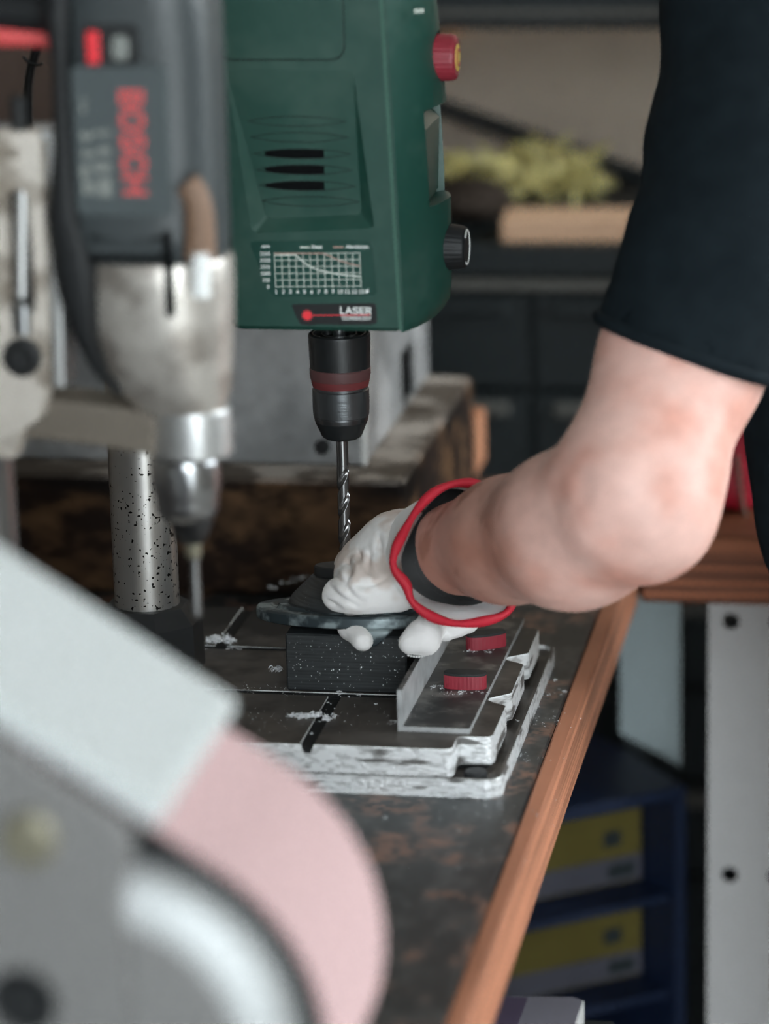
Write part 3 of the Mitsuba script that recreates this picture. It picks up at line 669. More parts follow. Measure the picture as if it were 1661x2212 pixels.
# left work glove: thumb above the flange, fingers closed under it
HD = at(800, 1235, 2.345)
K1 = at(775, 1228, 2.352)
def glove_f(p):
    wr = WR
    d = smin([cap(p, at(876, 1200, 2.342), at(862, 1205, 2.342), .0290, .0305), cap(p, at(868, 1200, 2.335), at(800, 1240, 2.345), .0315, .0260),
              cap(p, at(800, 1215, 2.36), at(772, 1225, 2.37), .0190, .0170), cap(p, at(852, 1266, 2.318), at(775, 1282, 2.315), .0190, .0155), cap(p, at(785, 1275, 2.318), at(728, 1288, 2.322), .0150, .0105)], .012)
    d = d + .0010 * (nfbm(p * 75, 3, 2) - .5)
    return d
palm = surf(glove_f, (-.05, -.085, .87), (.10, .06, .985), .0014)
# keep the palm above the flange: trim what would sink into it
pv = palm.vertices.copy(); loc = trimesh.transform_points(pv, np.linalg.inv(TF)); ins = (np.hypot(loc[:, 0] / .074, loc[:, 1] / .058) < 1.02) & (loc[:, 2] < .0052)
loc[ins, 2] = .0052; palm.vertices = trimesh.transform_points(loc, TF)
# folds of the leather: grooves pressed into the surface along lines that lie on it
FOLDS = [(((726, 1242), (745, 1263), (758, 1282), (783, 1301)), .0024), (((710, 1265), (729, 1284), (758, 1301), (772, 1309)), .0022), (((707, 1294), (721, 1303), (735, 1308)), .0014), (((752, 1215), (757, 1236), (752, 1254)), .0030),
         (((756, 1263), (802, 1264), (842, 1246)), .0011), (((799, 1200), (796, 1225), (810, 1246)), .0022), (((818, 1160), (824, 1192)), .0022), (((845, 1135), (850, 1180)), .0016), (((775, 1190), (781, 1215)), .0014)]
from scipy.spatial import cKDTree
nrm_ = palm.vertex_normals.copy(); disp = np.zeros(len(palm.vertices))
for ln, amp in FOLDS:
    d_ = np.array([ray(*q_) for q_ in catmull(np.array(ln, float), 24)]); loc_, ri_, _ = palm.ray.intersects_location(np.repeat(CAM[None], len(d_), 0), d_, multiple_hits=False)
    if len(loc_) < 3: continue
    loc_ = loc_[np.argsort(ri_)]; tt = np.linspace(0, 1, 120); src = np.linspace(0, 1, len(loc_))
    dense = np.stack([np.interp(tt, src, loc_[:, k_]) for k_ in range(3)], 1)
    e_, ix = cKDTree(dense).query(palm.vertices); fade_ = np.sin(PI * np.clip(ix / 119, .06, .94)) ** .5
    disp += fade_ * amp * (-1.0 * 1.15 * np.exp(-(e_ / .0016) ** 2) + .6 * np.exp(-((e_ - .0052) / .003) ** 2))
palm.vertices = palm.vertices + nrm_ * disp[:, None]
def finger(pts, rs, name):
    P3 = [at(*p) for p in pts]
    def f(p):
        d = smin([cap(p, a, b, ra, rb) for a, b, ra, rb in zip(P3, P3[1:], rs, rs[1:])], .006)
        return d + .0009 * (nfbm(p * 110, 2, 4) - .5)
    lo = np.min(P3, 0) - .022; hi = np.max(P3, 0) + .022
    return surf(f, lo, hi, .0017)
tips = [((905, 1330, 2.345), (768, 1335, 2.335), (757, 1354, 2.322), (783, 1384, 2.306)), ((930, 1330, 2.345), (932, 1352, 2.320), (913, 1377, 2.298), (884, 1389, 2.296)), ((1004, 1325, 2.345), (990, 1345, 2.332), (962, 1363, 2.322)), ((1010, 1318, 2.345), (1008, 1340, 2.34), (988, 1350, 2.335))]
rads = [(.0080, .0068, .0082, .0075), (.009, .0100, .0120, .0078), (.0090, .0085, .0078), (.009, .008, .007)]
gl = put(pn + '__glove', cat(palm, *[finger(tp, rr, '') for tp, rr in zip(tips, rads)]), 'm_glove', smooth=True, label='white leather work glove with red trimmed cuff')
# stitched seam on the middle fingertip
put(gl + '__seam', cat(*[trimesh.creation.icosphere(1, .0008).apply_translation(q) for q in catmull([at(x, y, 2.2965) for x, y in ((882, 1416), (905, 1419), (925, 1412), (941, 1396), (946, 1378))], 16)]), 'm_glovein')
# cuff: a flared sleeve of leather whose rim carries the red binding
LOOP = [(1046, 1054), (1002, 1043), (950, 1056), (905, 1096), (872, 1150), (851, 1198), (853, 1232), (878, 1264), (886, 1292), (925, 1328), (985, 1347), (1045, 1342), (1098, 1320), (1112, 1270), (1105, 1190), (1085, 1105)]
pc0 = WR + fdir * .012; nl = unit(fdir + A(.0, -.25, .15))
def onplane(x, y): v = ray(x, y); return CAM + v * (((pc0 - CAM) @ nl) / (v @ nl))
NR = 72
rim = catmull([onplane(*p) for p in LOOP], NR, True)
hc = at(905, 1190, 2.335); rg = []
for i, p in enumerate(rim):
    d = p - pc0; d = d - fdir * (d @ fdir); d /= np.linalg.norm(d); rg.append(hc + d * .031)
rg = np.array(rg)
mid = .55 * rim + .45 * rg; mid = mid + (mid - mid.mean(0)) * .02
outer_ = loft([rg, .5 * (rg + mid), mid, .5 * (mid + rim), rim], caps=False)
cuff = cat(outer_)
put(gl + '__cuff', cuff, 'm_glovein', smooth=True)
put(gl + '__cuff_trim', tube(rim, .0032 + .0006 * np.sin(np.arange(NR) * .7), 10, True), 'm_trim', smooth=True, label='red binding round the cuff')
# black wrist band inside the cuff
pc0 = WR - fdir * .002
LOOP2 = [(1044, 1060), (1000, 1054), (955, 1070), (915, 1112), (888, 1160), (872, 1205), (880, 1245), (915, 1282), (965, 1300), (1030, 1300), (1085, 1260), (1098, 1180), (1082, 1100)]
ra = catmull([onplane(*p) for p in LOOP2], NR, True); rb = []
hb = WR + fdir * .003
for p in ra:
    d = p - pc0; d = d - fdir * (d @ fdir); d /= np.linalg.norm(d); rb.append(hb + d * .0255)
rb = np.array(rb); thk = (ra - ra.mean(0)) * .04
put(pn + '__wrist_band', loft([ra + thk, ra, .5 * (ra + rb) , rb, rb - fdir * .002 + thk, ra + thk], caps=False), 'm_elastic', smooth=True, label='black band round the wrist')

# ------------------------------------------------------------------ metal shavings
def curl(c, s, seed, flat=True):
    g = np.random.default_rng(seed); n = g.integers(5, 9); a0 = g.uniform(0, 2 * PI); r = s * g.uniform(.3, .6); w = s * g.uniform(.12, .26); tot = g.uniform(2, 5)
    v = []; f = []
    ax = g.uniform(-1, 1, 3) * .5
    for i in range(n):
        a = a0 + tot * i / n; p = A(r * math.cos(a), r * math.sin(a), abs(s * (.08 + .35 * math.sin(i * .9 + ax[0]) ** 2))); wv = A(ax[0], ax[1], .8) * w
        v += [c + p, c + p + wv]
    for i in range(n - 1): f += [[2 * i, 2 * i + 1, 2 * i + 3], [2 * i, 2 * i + 3, 2 * i + 2]]
    return TM(v, f)
def shavings(label, spots, z, group=None):
    ms = []
    for (x, y, sp, cnt, sz) in spots:
        c0 = onz(x, y, z)
        for i in range(cnt):
            o = rng.normal(0, 1, 2) * A(sp, sp * .8); ms.append(curl(c0 + A(o[0], o[1], .0002), sz * rng.uniform(.5, 1.3), int(rng.integers(1 << 30))))
    k = thing('metal_shavings', label, 'metal shavings', kind='stuff')
    put(k, cat(*ms), 'm_chip')
shavings('heap of curly bright shavings beside the slot near the front of the drill press base',
         [(632, 1548, .0018, 14, .0036), (648, 1551, .0024, 22, .0044), (664, 1550, .0024, 26, .0046), (684, 1549, .0024, 26, .0046), (706, 1556, .0022, 18, .0042), (722, 1549, .001, 4, .0035)], ZP)
shavings('loose bright shavings on the base plate left of the block',
         [(478, 1384, .004, 20, .0060), (462, 1388, .003, 14, .007), (498, 1390, .003, 14, .006), (600, 1450, .002, 14, .0046), (515, 1404, .003, 6, .003), (430, 1400, .006, 10, .003), (590, 1452, .003, 5, .003)], ZP)
shavings('fine bright crumbs along the slot at the foot of the block',
         [(540, 1489, .006, 26, .0012), (630, 1492, .008, 40, .0012), (725, 1495, .004, 26, .0020), (760, 1500, .006, 26, .0014), (470, 1487, .008, 20, .0012), (676, 1587, .001, 5, .0016), (690, 1560, .0015, 6, .0014), (712, 1520, .002, 6, .0015)], ZP)
shavings('scattered fine crumbs on the dark front of the base plate', [(600, 1560, .02, 40, .0009), (800, 1540, .02, 40, .0010), (850, 1562, .004, 8, .0020), (812, 1524, .001, 2, .0025), (500, 1540, .02, 24, .0009)], ZP)
shavings('bright crumbs around the clamp knobs of the fence', [(1000, 1498, .004, 26, .0016), (1050, 1498, .003, 14, .0014), (945, 1487, .003, 14, .0018), (1015, 1410, .002, 8, .0020), (1055, 1409, .003, 10, .0018), (960, 1500, .006, 20, .0010), (900, 1540, .01, 16, .0008)], ZP + .0037)
shavings('bright crumbs in the corner recess of the base', [(990, 1650, .003, 12, .0018), (1030, 1652, .003, 14, .0016), (1055, 1645, .003, 8, .0014), (1120, 1560, .002, 5, .0016)], .8107)
shavings('scattered shavings on the bench in front and right of the drill press', [(952, 1722, .0015, 3, .0026), (970, 1725, .0015, 4, .0028), (1010, 1726, .003, 4, .0022), (1040, 1730, .002, 3, .002), (832, 1771, .0004, 2, .0032), (999, 1796, .001, 1, .003), (1201, 1472, .0004, 2, .0028), (1219, 1496, .0008, 2, .0042),
          (1170, 1560, .012, 34, .0012), (1130, 1640, .012, 26, .0012), (1180, 1500, .008, 14, .0014), (1080, 1760, .02, 20, .0012), (1164, 1530, .0006, 2, .0024), (1000, 1850, .02, 8, .0016)], ZB)
shavings('shavings on the bench behind the block', [(612, 1262, .003, 6, .004), (640, 1254, .003, 6, .004), (655, 1248, .003, 6, .004), (590, 1272, .003, 5, .004)], ZP)
# crumbs stuck to the front of the block
ms = []
for i in range(120):
    x, z = rng.uniform(-.035, .049), ZP + .002 + .039 * rng.uniform(0, 1); s = rng.choice([.0002, .0003, .0004, .0007], p=[.4, .35, .2, .05])
    ms.append(mv(trimesh.creation.icosphere(0, s), x, -.0427, z))
for x, y in ((832, 1468), (834, 1476), (828, 1482), (838, 1470)):
    c = ony(x, y, -.0432); ms.append(curl(c, .0026, int(x)))
k = thing('metal_crumbs', 'bright metal crumbs sticking to the front of the dark block', 'metal shavings', kind='stuff'); put(k, cat(*ms), 'm_chip')

# ------------------------------------------------------------------ hand drill in its stand (foreground, left)
hx, hy = -.0275, -.35
hdk = thing('hand_drill', 'dark grey corded hand drill clamped upright in a stand, foreground left', 'hand drill')
def FX(px, py): p = ony(px, py, hy); return p[0], p[2]
def sup(cx, w, dy, z, e=3.2, n=48):
    a = np.arange(n) * 2 * PI / n; c, s = np.cos(a), np.sin(a)
    return np.c_[cx + w * np.sign(c) * np.abs(c) ** (2 / e), hy + dy * np.sign(s) * np.abs(s) ** (2 / e), np.full(n, z)]
def edge2(y, l, r): a, z = FX(l, y); b, _ = FX(r, y); return (a + b) / 2, (b - a) / 2, z
R = []
for y, l, r, dy in ((545, 178, 486, .036), (520, 150, 488, .040), (480, 135, 486, .042), (300, 150, 480, .040), (120, 152, 474, .040), (20, 140, 470, .042), (-80, 150, 455, .040), (-160, 190, 420, .030)):
    cx, w, z = edge2(y, l, r); R.append(sup(cx, w, dy, z))
put(hdk + '__body', loft(R), 'm_navy', smooth=35)
# rubber left flank and grip
g = [sup(*[edge2(y, l, r)[0], edge2(y, l, r)[1]], dy, edge2(y, l, r)[2]) for y, l, r, dy in ((830, 266, 290, .027), (780, 220, 262, .032), (700, 180, 250, .0385), (620, 150, 255, .041), (560, 136, 258, .042), (520, 132, 250, .0415), (440, 126, 225, .0432), (300, 142, 205, .0415), (120, 140, 195, .0415), (20, 118, 205, .0435), (-60, 120, 200, .040))]
put(hdk + '__rubber_flank', loft(g), 'm_rubber', smooth=35)
hp = [A(*ony(x, y, hy)) for x, y in ((185, -10), (110, 18), (40, 20), (-60, 16), (-160, 10))]
put(hdk + '__handle', tube(catmull(hp, 24), np.linspace(.017, .013, 24), 16), 'm_rubber', smooth=True)
hp = [A(*ony(x, y, hy - .006)) for x, y in ((150, 130), (120, 92), (70, 80), (0, 76), (-120, 74))]
put(hdk + '__trigger_grip', tube(catmull(hp, 24), np.linspace(.004, .0085, 24), 12), 'm_tred', smooth=True, label='red soft grip under the handle')
# seam groove lines, label panel, switch, lettering
yp = hy - .0415
def FB(x0, y0, x1, y1, w0, w1, mat, name, r=.002, lab=None):
    (a, zt_), (b, zb_) = FX(x0, y0), FX(x1, y1)
    return put(hdk + '__' + name, front(slab(rrect(a, b, zb_, zt_, r, 4), w0, w1, min(.0006, (w1 - w0) * .4)), hy - .040), mat, label=lab)
FB(192, 120, 408, 440, -.006, .0024, 'm_label', 'label_panel', .004)
k = FB(222, 34, 340, 122, -.004, .003, 'm_rubber', 'switch', .004)
(a, z2), (b, z1_) = FX(228, 46), FX(258, 116); put(k + '__button', front(slab(rrect(a, b, z1_, z2, .002, 4), .0031, .006, .001), hy - .040), 'm_brightred')
(a, z2), (b, z1_) = FX(282, 56), FX(318, 108); put(k + '__rocker', front(slab(rrect(a, b, z1_, z2, .003, 4), .0031, .0055, .001), hy - .040), 'm_grey')
def vtext(s, x0, y0, x1, y1, mat, name, bold=True):
    """lettering that reads downwards between two corners"""
    m = text_mesh(s, .01, .0004, bold); b = m.bounds; (xa, za), (xb, zb_) = FX(x0, y0), FX(x1, y1)
    m = mv(m, -b[0][0], -b[0][1], 0); L, hgt = b[1][0] - b[0][0], b[1][1] - b[0][1]
    v = m.vertices.copy(); m.vertices = np.c_[xa + v[:, 1] / hgt * (xb - xa), za - v[:, 0] / L * (za - zb_), v[:, 2]]
    return front(m, hy - .0425)
put(hdk + '__lettering', vtext('BOSCH', 294, 172, 358, 394, 'm_tred', ''), 'm_tred', label='red lettering')
sp_ = []
for (x, y, w_, h_) in ((214, 262, 26, 16), (244, 258, 36, 10), (216, 300, 30, 14), (252, 292, 26, 18), (214, 330, 20, 30), (240, 326, 40, 20), (218, 366, 28, 26), (250, 358, 32, 40), (216, 190, 12, 8), (216, 206, 10, 14)):
    (a, z2), (b, z1_) = FX(x, y), FX(x + w_, y + h_); sp_.append(front(slab(rrect(a, b, z1_, z2, .0008, 3), 0, .0004), hy - .0425))
put(hdk + '__small_print', cat(*sp_), 'm_grey', kind='stuff')
# metal gear housing, lever, collar neck
R = []
for y, l, r, dy in ((875, 300, 486, .024), (852, 276, 492, .026), (835, 258, 498, .029), (780, 216, 500, .034), (700, 182, 502, .038), (600, 168, 502, .040), (560, 166, 500, .040), (546, 172, 496, .038)):
    cx, w, z = edge2(y, l, r); R.append(sup(cx, w, dy, z, 2.3))
put(hdk + '__gear_housing', loft(R), 'm_gearbox', smooth=35, label='bare metal gear housing')
cx, w, z = edge2(520, 215, 470)
for y in (486, 512, 530):
    (a, zt_), (b, zb_) = FX(232, y - 6), FX(386, y + 6); put(hdk + '__vent_rib', front(slab(rrect(a, b, zb_, zt_, .001, 3), -.004, .0015), hy - .040), 'm_blackhole' if y != 512 else 'm_navy')
put(hdk + '__gear_lever', tube(catmull([ony(x, y, hy - .041) for x, y in ((402, 395), (418, 415), (430, 460), (432, 530), (432, 560))], 16), np.linspace(.0075, .0095, 16), 14), 'm_brown', smooth=True)
put(hdk + '__lever_pin', tube([ony(433, y, hy - .046) for y in (545, 570, 600, 640)], .0056, 14), 'm_white', smooth=30)
(a, z2), (b, z1_) = FX(386, 470), FX(411, 655); put(hdk + '__lever_slot', front(slab(rrect(a, b, z1_, z2, .002, 4), -.006, .002), hy - .0395), 'm_blackhole')
# chuck of the hand drill
zf = lambda y: FX(405, y)[1]
xa = FX(405, 1080)[0]; S2 = (FX(475, 1000)[0] - FX(330, 1000)[0]) / 145
cm = put(hdk + '__chuck', lathe([(r * S2, zf(y)) for r, y in ((0, 1130), (30, 1130), (56, 1112), (64, 1100), (66, 1080), (68, 1062), (71, 1056), (73, 1035), (73, 998), (68, 986), (0, 986))], 48, c=(xa, hy, 0)), 'm_steel', smooth=30)
put(cm + '__tip', lathe([(r * S2, zf(y)) for r, y in ((0, 1170), (24, 1170), (32, 1160), (46, 1128), (50, 1112), (0, 1112))], 40, c=(xa + .0016, hy, 0)), 'm_darksteel', smooth=30)
t = thing('slender_drill_bit', 'short thin drill bit with brass coloured collet in the hand drill chuck', 'drill bit')
put(t + '__collet', lathe([(r * S2, zf(y)) for r, y in ((0, 1204), (14, 1204), (17, 1198), (18, 1171), (0, 1171))], 24, c=(xa + .0024, hy, 0)), 'm_brass', smooth=30)
put(t + '__shaft', lathe([(r * S2, zf(y)) for r, y in ((0, 1338), (9, 1330), (11, 1322), (11, 1270), (9.5, 1240), (9.5, 1204), (0, 1204))], 24, c=(xa + .0030, hy, 0)), 'm_steel', smooth=30)
# stand
st = thing('drill_stand', 'cast metal drill stand with ring clamp and toothed carriage, left edge foreground', 'drill stand')
cxr = (FX(332, 925)[0] + FX(500, 925)[0]) / 2; rr = (FX(500, 925)[0] - FX(332, 925)[0]) / 2
zt_, zb_ = FX(415, 878)[1], FX(415, 978)[1]
put(st + '__ring_clamp', lathe([(.0215, zb_), (rr - .001, zb_), (rr, zb_ + .0015), (rr, zt_ - .0015), (rr - .001, zt_), (.0215, zt_), (.0215, zb_)], 64, c=(cxr, hy, 0)), 'm_bright', smooth=35, label='bright machined ring clamp')
arm_p = [(FX(350, 860)[0], zt_ - .002), (FX(180, 838)[0], zt_ + .005), (FX(60, 850)[0], zt_ + .006), (FX(-60, 850)[0], zt_ + .006), (FX(-60, 980)[0], zb_ + .004), (FX(90, 950)[0], zb_ + .010), (FX(230, 960)[0], zb_ + .006), (FX(350, 985)[0], zb_ + .001)]
arm_m = tomani(front(slab(arm_p, -.020, .014, .002), hy)) - tomani(lathe([(0, zb_ - .05), (rr - .0002, zb_ - .05), (rr - .0002, zt_ + .05), (0, zt_ + .05)], 48, c=(cxr, hy, 0)))
put(st + '__arm', tomesh(arm_m), 'm_taupe')
BY = hy - .028   # carriage plate faces the camera
def BX(px, py): p = ony(px, py, BY); return p[0], p[2]
o = rpoly([BX(*p) for p in ((-140, 284), (84, 284), (94, 430), (100, 600), (106, 830), (86, 905), (44, 935), (34, 992), (-140, 992))], .003, 4)
car = tomani(front(slab(o, -.016, 0, .0015), BY))
car -= tomani(front(slab(rpoly([BX(*p) for p in ((8, 424), (40, 405), (62, 424), (72, 560), (76, 680), (20, 690))], .004, 4), -.02, .01), BY))
car -= tomani(lathe([(0, -.01), (.0034, -.01), (.0034, .004), (0, .004)], 20, '-y', (BX(30, 332)[0], BY, BX(30, 332)[1])))
put(st + '__carriage', tomesh(car), 'm_cream', smooth=30)
put(st + '__slot_back', front(slab(rpoly([BX(*p) for p in ((0, 380), (90, 380), (95, 720), (0, 720))], .003, 3), -.022, -.0165), BY), 'm_blackhole')
put(st + '__edge_rail', front(slab([BX(*p) for p in ((97, 290), (122, 290), (136, 840), (112, 840))], -.03, -.002, .001), BY), 'm_bright')
put(st + '__carriage_top', hull([(x, y, z) for x in (BX(86, 285)[0], BX(160, 285)[0]) for y in (BY + .003, BY + .05) for z in (BX(86, 300)[1], BX(86, 287)[1])]), 'm_alu')
put(st + '__gear_rod', tube([ony(48, y, BY + .006) for y in (396, 500, 640)], .0045, 14), 'm_bright', smooth=30)
put(st + '__rod_nut', lathe([(0, BX(46, 722)[1]), (.0075, BX(46, 722)[1]), (.0075, BX(46, 660)[1]), (.005, BX(46, 650)[1]), (0, BX(46, 650)[1])], 24, c=(BX(46, 690)[0], BY + .004, 0)), 'm_steel', smooth=30)
c = BX(50, 770); put(st + '__pivot_bolt', cat(lathe([(0, 0), (.0115, 0), (.0115, .004), (.0085, .0055), (0, .0055)], 32, '-y', (c[0], BY - .0001, c[1])), lathe([(0, .0055), (.008, .0055), (.0072, .009), (0, .009)], 6, '-y', (c[0], BY - .0001, c[1]))), 'm_castdark')
c = BX(34, 250); put(st + '__top_bolt', lathe([(0, c[1] - .012), (.0055, c[1] - .012), (.0055, c[1] + .009), (.0045, c[1] + .0105), (0, c[1] + .0105)], 20, c=(c[0], BY + .008, 0)), 'm_castdark', smooth=30)
put(st + '__guide_column', lathe([(0, ZB + .02), (.018, ZB + .02), (.018, 1.42), (0, 1.42)], 32, c=(BX(-100, 900)[0], hy + .03, 0)), 'm_steel', smooth=30)
put(st + '__stand_base', box(BX(-100, 900)[0] - .06, hx + .05, hy - .05, hy + .09, ZB + .0003, ZB + .022, .003), 'm_cream')

# ------------------------------------------------------------------ belt grinder (nearest, bottom left)
bg = thing('belt_grinder', 'big pale belt grinder with pink abrasive belt, blurred in the bottom left foreground', 'belt grinder')
GC = A(.0536, .9474); GR = .1050; YN, YR = -.880, -.742
def xz(px, py, Y): p = ony(px, py, Y); return A(p[0], p[2])
aT = math.radians(57)
def tang(s, r=GR): # point on the straight run, s metres up-left of the tangent point
    return GC + r * A(math.cos(aT), math.sin(aT)) + s * A(-math.sin(aT), math.cos(aT))
ap = [GC + GR * A(math.cos(a), math.sin(a)) for a in np.linspace(math.radians(-150), aT, 60)] + [tang(s) for s in (.05, .15, .3, .45)]
inn = [GC + (GR - .0022) * A(math.cos(a), math.sin(a)) for a in np.linspace(math.radians(-150), aT, 60)] + [tang(s, GR - .0022) for s in (.05, .15, .3, .45)]
prof = np.array(ap + inn[::-1])
def gface(p, w0, w1, r=0.): # local w grows towards the camera from the far side YR
    return front(slab(p, w0, w1, r), YR)
Wd = YR - YN
put(bg + '__abrasive_belt', gface(prof, 0, Wd), 'm_belt', smooth=40, label='pink abrasive belt running over the wheel')
def yl(prof, y, n=64): return lathe(prof, n, '-y', (GC[0], y, GC[1]))
put(bg + '__contact_wheel', yl([(0, .004), (GR - .0026, .004), (GR - .0026, Wd - .004), (GR - .006, Wd - .001), (GR - .010, Wd - .002), (.0, Wd - .002)], YR), 'm_rubber', smooth=30)
pri('m_rim', C(176, 178, 178), .5, metal=.5)
put(bg + '__wheel_rim', yl([(.066, Wd - .0015), (GR - .012, Wd - .0015), (GR - .014, Wd + .006), (.082, Wd + .014), (.066, Wd + .015), (.066, Wd - .0015)], YR), 'm_rim', smooth=40)
put(bg + '__wheel_plate', yl([(0, Wd - .0015), (.0655, Wd - .0015), (.0655, Wd + .010), (.060, Wd + .012), (0, Wd + .012)], YR), 'm_grindside', smooth=30)
# cover over the straight run: bright top sheet, grey side plate with its bolt
t0c, t1c, hc_ = .034, .60, .0125
e = lambda s, h_: tang(s, GR + h_)
cov = rpoly([e(t0c, .003), e(t0c, hc_), e(t1c, hc_), e(t1c, -.10), e(.20, -.10), e(.09, -.055), e(t0c + .01, -.012)], .004, 4)
put(bg + '__belt_cover', gface(rpoly([e(t0c, .003), e(t0c, hc_ - .003), e(t0c + .005, hc_), e(t1c, hc_), e(t1c, .003)], .003, 4), -.006, Wd + .010, .002), 'm_grinder', smooth=40, label='white sheet cover over the belt')
sp = rpoly([e(t0c + .006, .0025), e(t1c, .0025), e(t1c, -.16), e(.16, -.16), GC + A(-.02, -.06), GC + A(.02, -.03), e(.03, -.03)], .012, 5)
sph = tomani(gface(sp, Wd + .0155, Wd + .0205, .0015)); hc2 = xz(48, 2165, YN - .02)
sph -= tomani(lathe([(0, -.02), (.0165, -.02), (.0165, .02), (0, .02)], 32, '-y', (hc2[0], YN - .018, hc2[1])))
put(bg + '__side_plate', tomesh(sph), 'm_grindside', smooth=30)
put(bg + '__void_disc', lathe([(0, -.003), (.030, -.003), (.030, .0005), (.012, .0005), (.011, .004), (0, .004)], 32, '-y', (hc2[0], YN - .0145, hc2[1])), 'm_rubber', smooth=30)  # added dark disc, standing for the shaded void under the guard
c = xz(62, 1812, YN - .022); put(bg + '__bolt', lathe([(0, 0), (.013, 0), (.013, .004), (.010, .006), (0, .006)], 24, '-y', (c[0], YN - .0206, c[1])), 'm_brass', smooth=30)
s0 = (e(.28, hc_ + .0002), e(.20, hc_ + .0002)); n3 = A(math.cos(aT), 0, math.sin(aT)) * .0006
p0, p1 = [A(v[0], 0, v[1]) for v in s0]
put(bg + '__sticker', hull([q + A(0, y, 0) + k_ * n3 for q in (p0, p1) for y in (YN + .02, YN + .085) for k_ in (0, 1)]), 'm_sticker')
put(bg + '__motor', mv(lathe([(0, 0), (.09, 0), (.10, .01), (.10, .24), (.09, .25), (0, .25)], 48, '-y', (0, 0, 0)), e(.42, -.06)[0], YN + .02 + .18, e(.42, -.06)[1]) if False else lathe([(0, 0), (.085, 0), (.095, .01), (.095, .10), (.085, .11), (0, .11)], 48, '-y', (-.30, YN + .12, 1.02)), 'm_grinder', smooth=30)
put(bg + '__pedestal', hull([(x, y, z) for x, y, z in ((-.40, YN - .02, ZB + .0003), (-.08, YN - .02, ZB + .0003), (-.40, YR + .03, ZB + .0003), (-.08, YR + .03, ZB + .0003), (-.34, YN, 1.0), (-.16, YN, 1.0), (-.34, YR, 1.0), (-.16, YR, 1.0))]), 'm_grindside')

# ------------------------------------------------------------------ things behind the drill press
t = thing('timber_plinth', 'grimy dark timber block lying on the bench behind the drill press', 'timber')
put(t, box(-.70, -.0085, .297, .675, ZB + .0002, .8995, .004), 'm_timber')
t = thing('metal_box', 'grey aluminium box with a dark slot, standing on the grimy timber', 'metal box')
bm = tomani(box(-.56, -.0475, .342, .668, .8997, 1.13, .002))
s0, s1 = ony(865, 860, .48), ony(897, 750, .56)
bm -= tomani(box(-.052, -.04, .522, .592, .903, .953))
put(t + '__body', tomesh(bm), 'm_alu')
put(t + '__slot', box(-.0521, -.0505, .523, .591, .904, .952), 'm_blackhole')
put(t + '__corner_highlight', box(-.0512, -.0455, .3390, .3445, .900, 1.130, .0015), 'm_white', label='white strip painted as the highlight on the corner')  # white strip: the corner highlight put into its colour
put(t + '__rivet', mv(trimesh.creation.icosphere(2, .0028), *(ony(818, 755, .36) * A(0, 1, 1) + A(-.0468, 0, 0))), 'm_bright', smooth=True)
put(t + '__knob', lathe([(0, 0), (.006, 0), (.006, .006), (.004, .008), (0, .008)], 24, '-y', (ony(697, 965, .34)[0], .3418, ony(697, 965, .34)[2])), 'm_castdark', smooth=30)
t = thing('wood_offcut', 'orange-brown wood offcut at the far end of the grimy timber', 'wood offcut')
put(t, box(-.060, -.008, .690, .75, ZB + .0002, .852, .002), 'm_orange')

cb = thing('drawer_cabinet', 'dark grey tool cabinet with drawers at the back, under plant cuttings', 'cabinet')
cz = .952
put(cb + '__top', box(-.75, .75, 1.02, 1.43, cz - .030, cz, .002), 'm_cabinet')
put(cb + '__body', box(-.74, .74, 1.04, 1.43, 0.02, cz - .0305), 'm_cabinet')
put(cb + '__trim_line', box(-.745, .745, 1.015, 1.0395, cz - .044, cz - .034, .001), 'm_cabline')
zz = cz - .048
for i in range(7):
    for x0, x1 in ((-.735, -.003), (.003, .735)):
        d = put(cb + '__drawer', box(x0, x1, 1.022, 1.0395, zz - .098, zz, .002), 'm_cabinet')
        put(d + '__handle', box(x0 + .02, x1 - .02, 1.012, 1.0215, zz - .022, zz - .008, .002), 'm_cabline' if i % 2 else 'm_cabinet')
    zz -= .104
# loose greens on the cabinet
t = thing('plant_cuttings', 'heap of yellow-green leafy cuttings lying on the dark cabinet', 'plant cuttings')
lv = []
cen = at(1130, 385, 3.42)
for i in range(260):
    x, y = rng.normal(0, 1), rng.normal(0, 1)
    px, py = 1125 + 85 * np.clip(x, -1.8, 1.8), 378 + 34 * np.clip(y, -1.8, 1.5) + 10 * abs(x)
    c = ony(px, py, 1.25 + .05 * np.clip(rng.normal(), -1.5, 2)); c[2] = max(c[2], cz + .022); L = rng.uniform(.012, .030); w = L * .3; a = rng.uniform(0, 2 * PI)
    d = unit((math.cos(a), math.sin(a) * .5, rng.uniform(-.4, .7))); s = unit(np.cross(d, rng.normal(0, 1, 3)))
    nrm = np.cross(d, s) * L * .12
    lv.append(TM([c - d * L, c + s * w, c + d * L + nrm, c - s * w, c + nrm * 1.5], [[0, 1, 4], [1, 2, 4], [2, 3, 4], [3, 0, 4]]))
put(t + '__leaves', cat(*lv), 'm_leafA', kind='stuff')
for k_ in range(7):
    p0_ = ony(1000 + 40 * k_, 415 - 4 * k_, 1.2); p0_[2] = cz + .003; p1_ = p0_ + A(rng.uniform(-.03, .05), .02, .03)
    put(t + '__stem', tube(catmull([p0_, .5 * (p0_ + p1_) + A(0, 0, .006), p1_], 8), .0016, 6), 'm_leafA')
rc = ony(1015, 455, 1.15); sm = trimesh.creation.icosphere(3, 1.0); sm.vertices *= A(.045, .035, .022); sm.vertices *= (1 + .5 * (nfbm(sm.vertices * 60, 3) - .5))[:, None]
put(t + '__root_ball', mv(sm, rc[0], 1.16, cz + .0235), 'm_soil', smooth=True)
t = thing('pine_board', 'short pale pine board lying on the cabinet in front of the plant cuttings', 'board')
a, b = ony(1080, 500, 1.05), ony(1400, 470, 1.05)
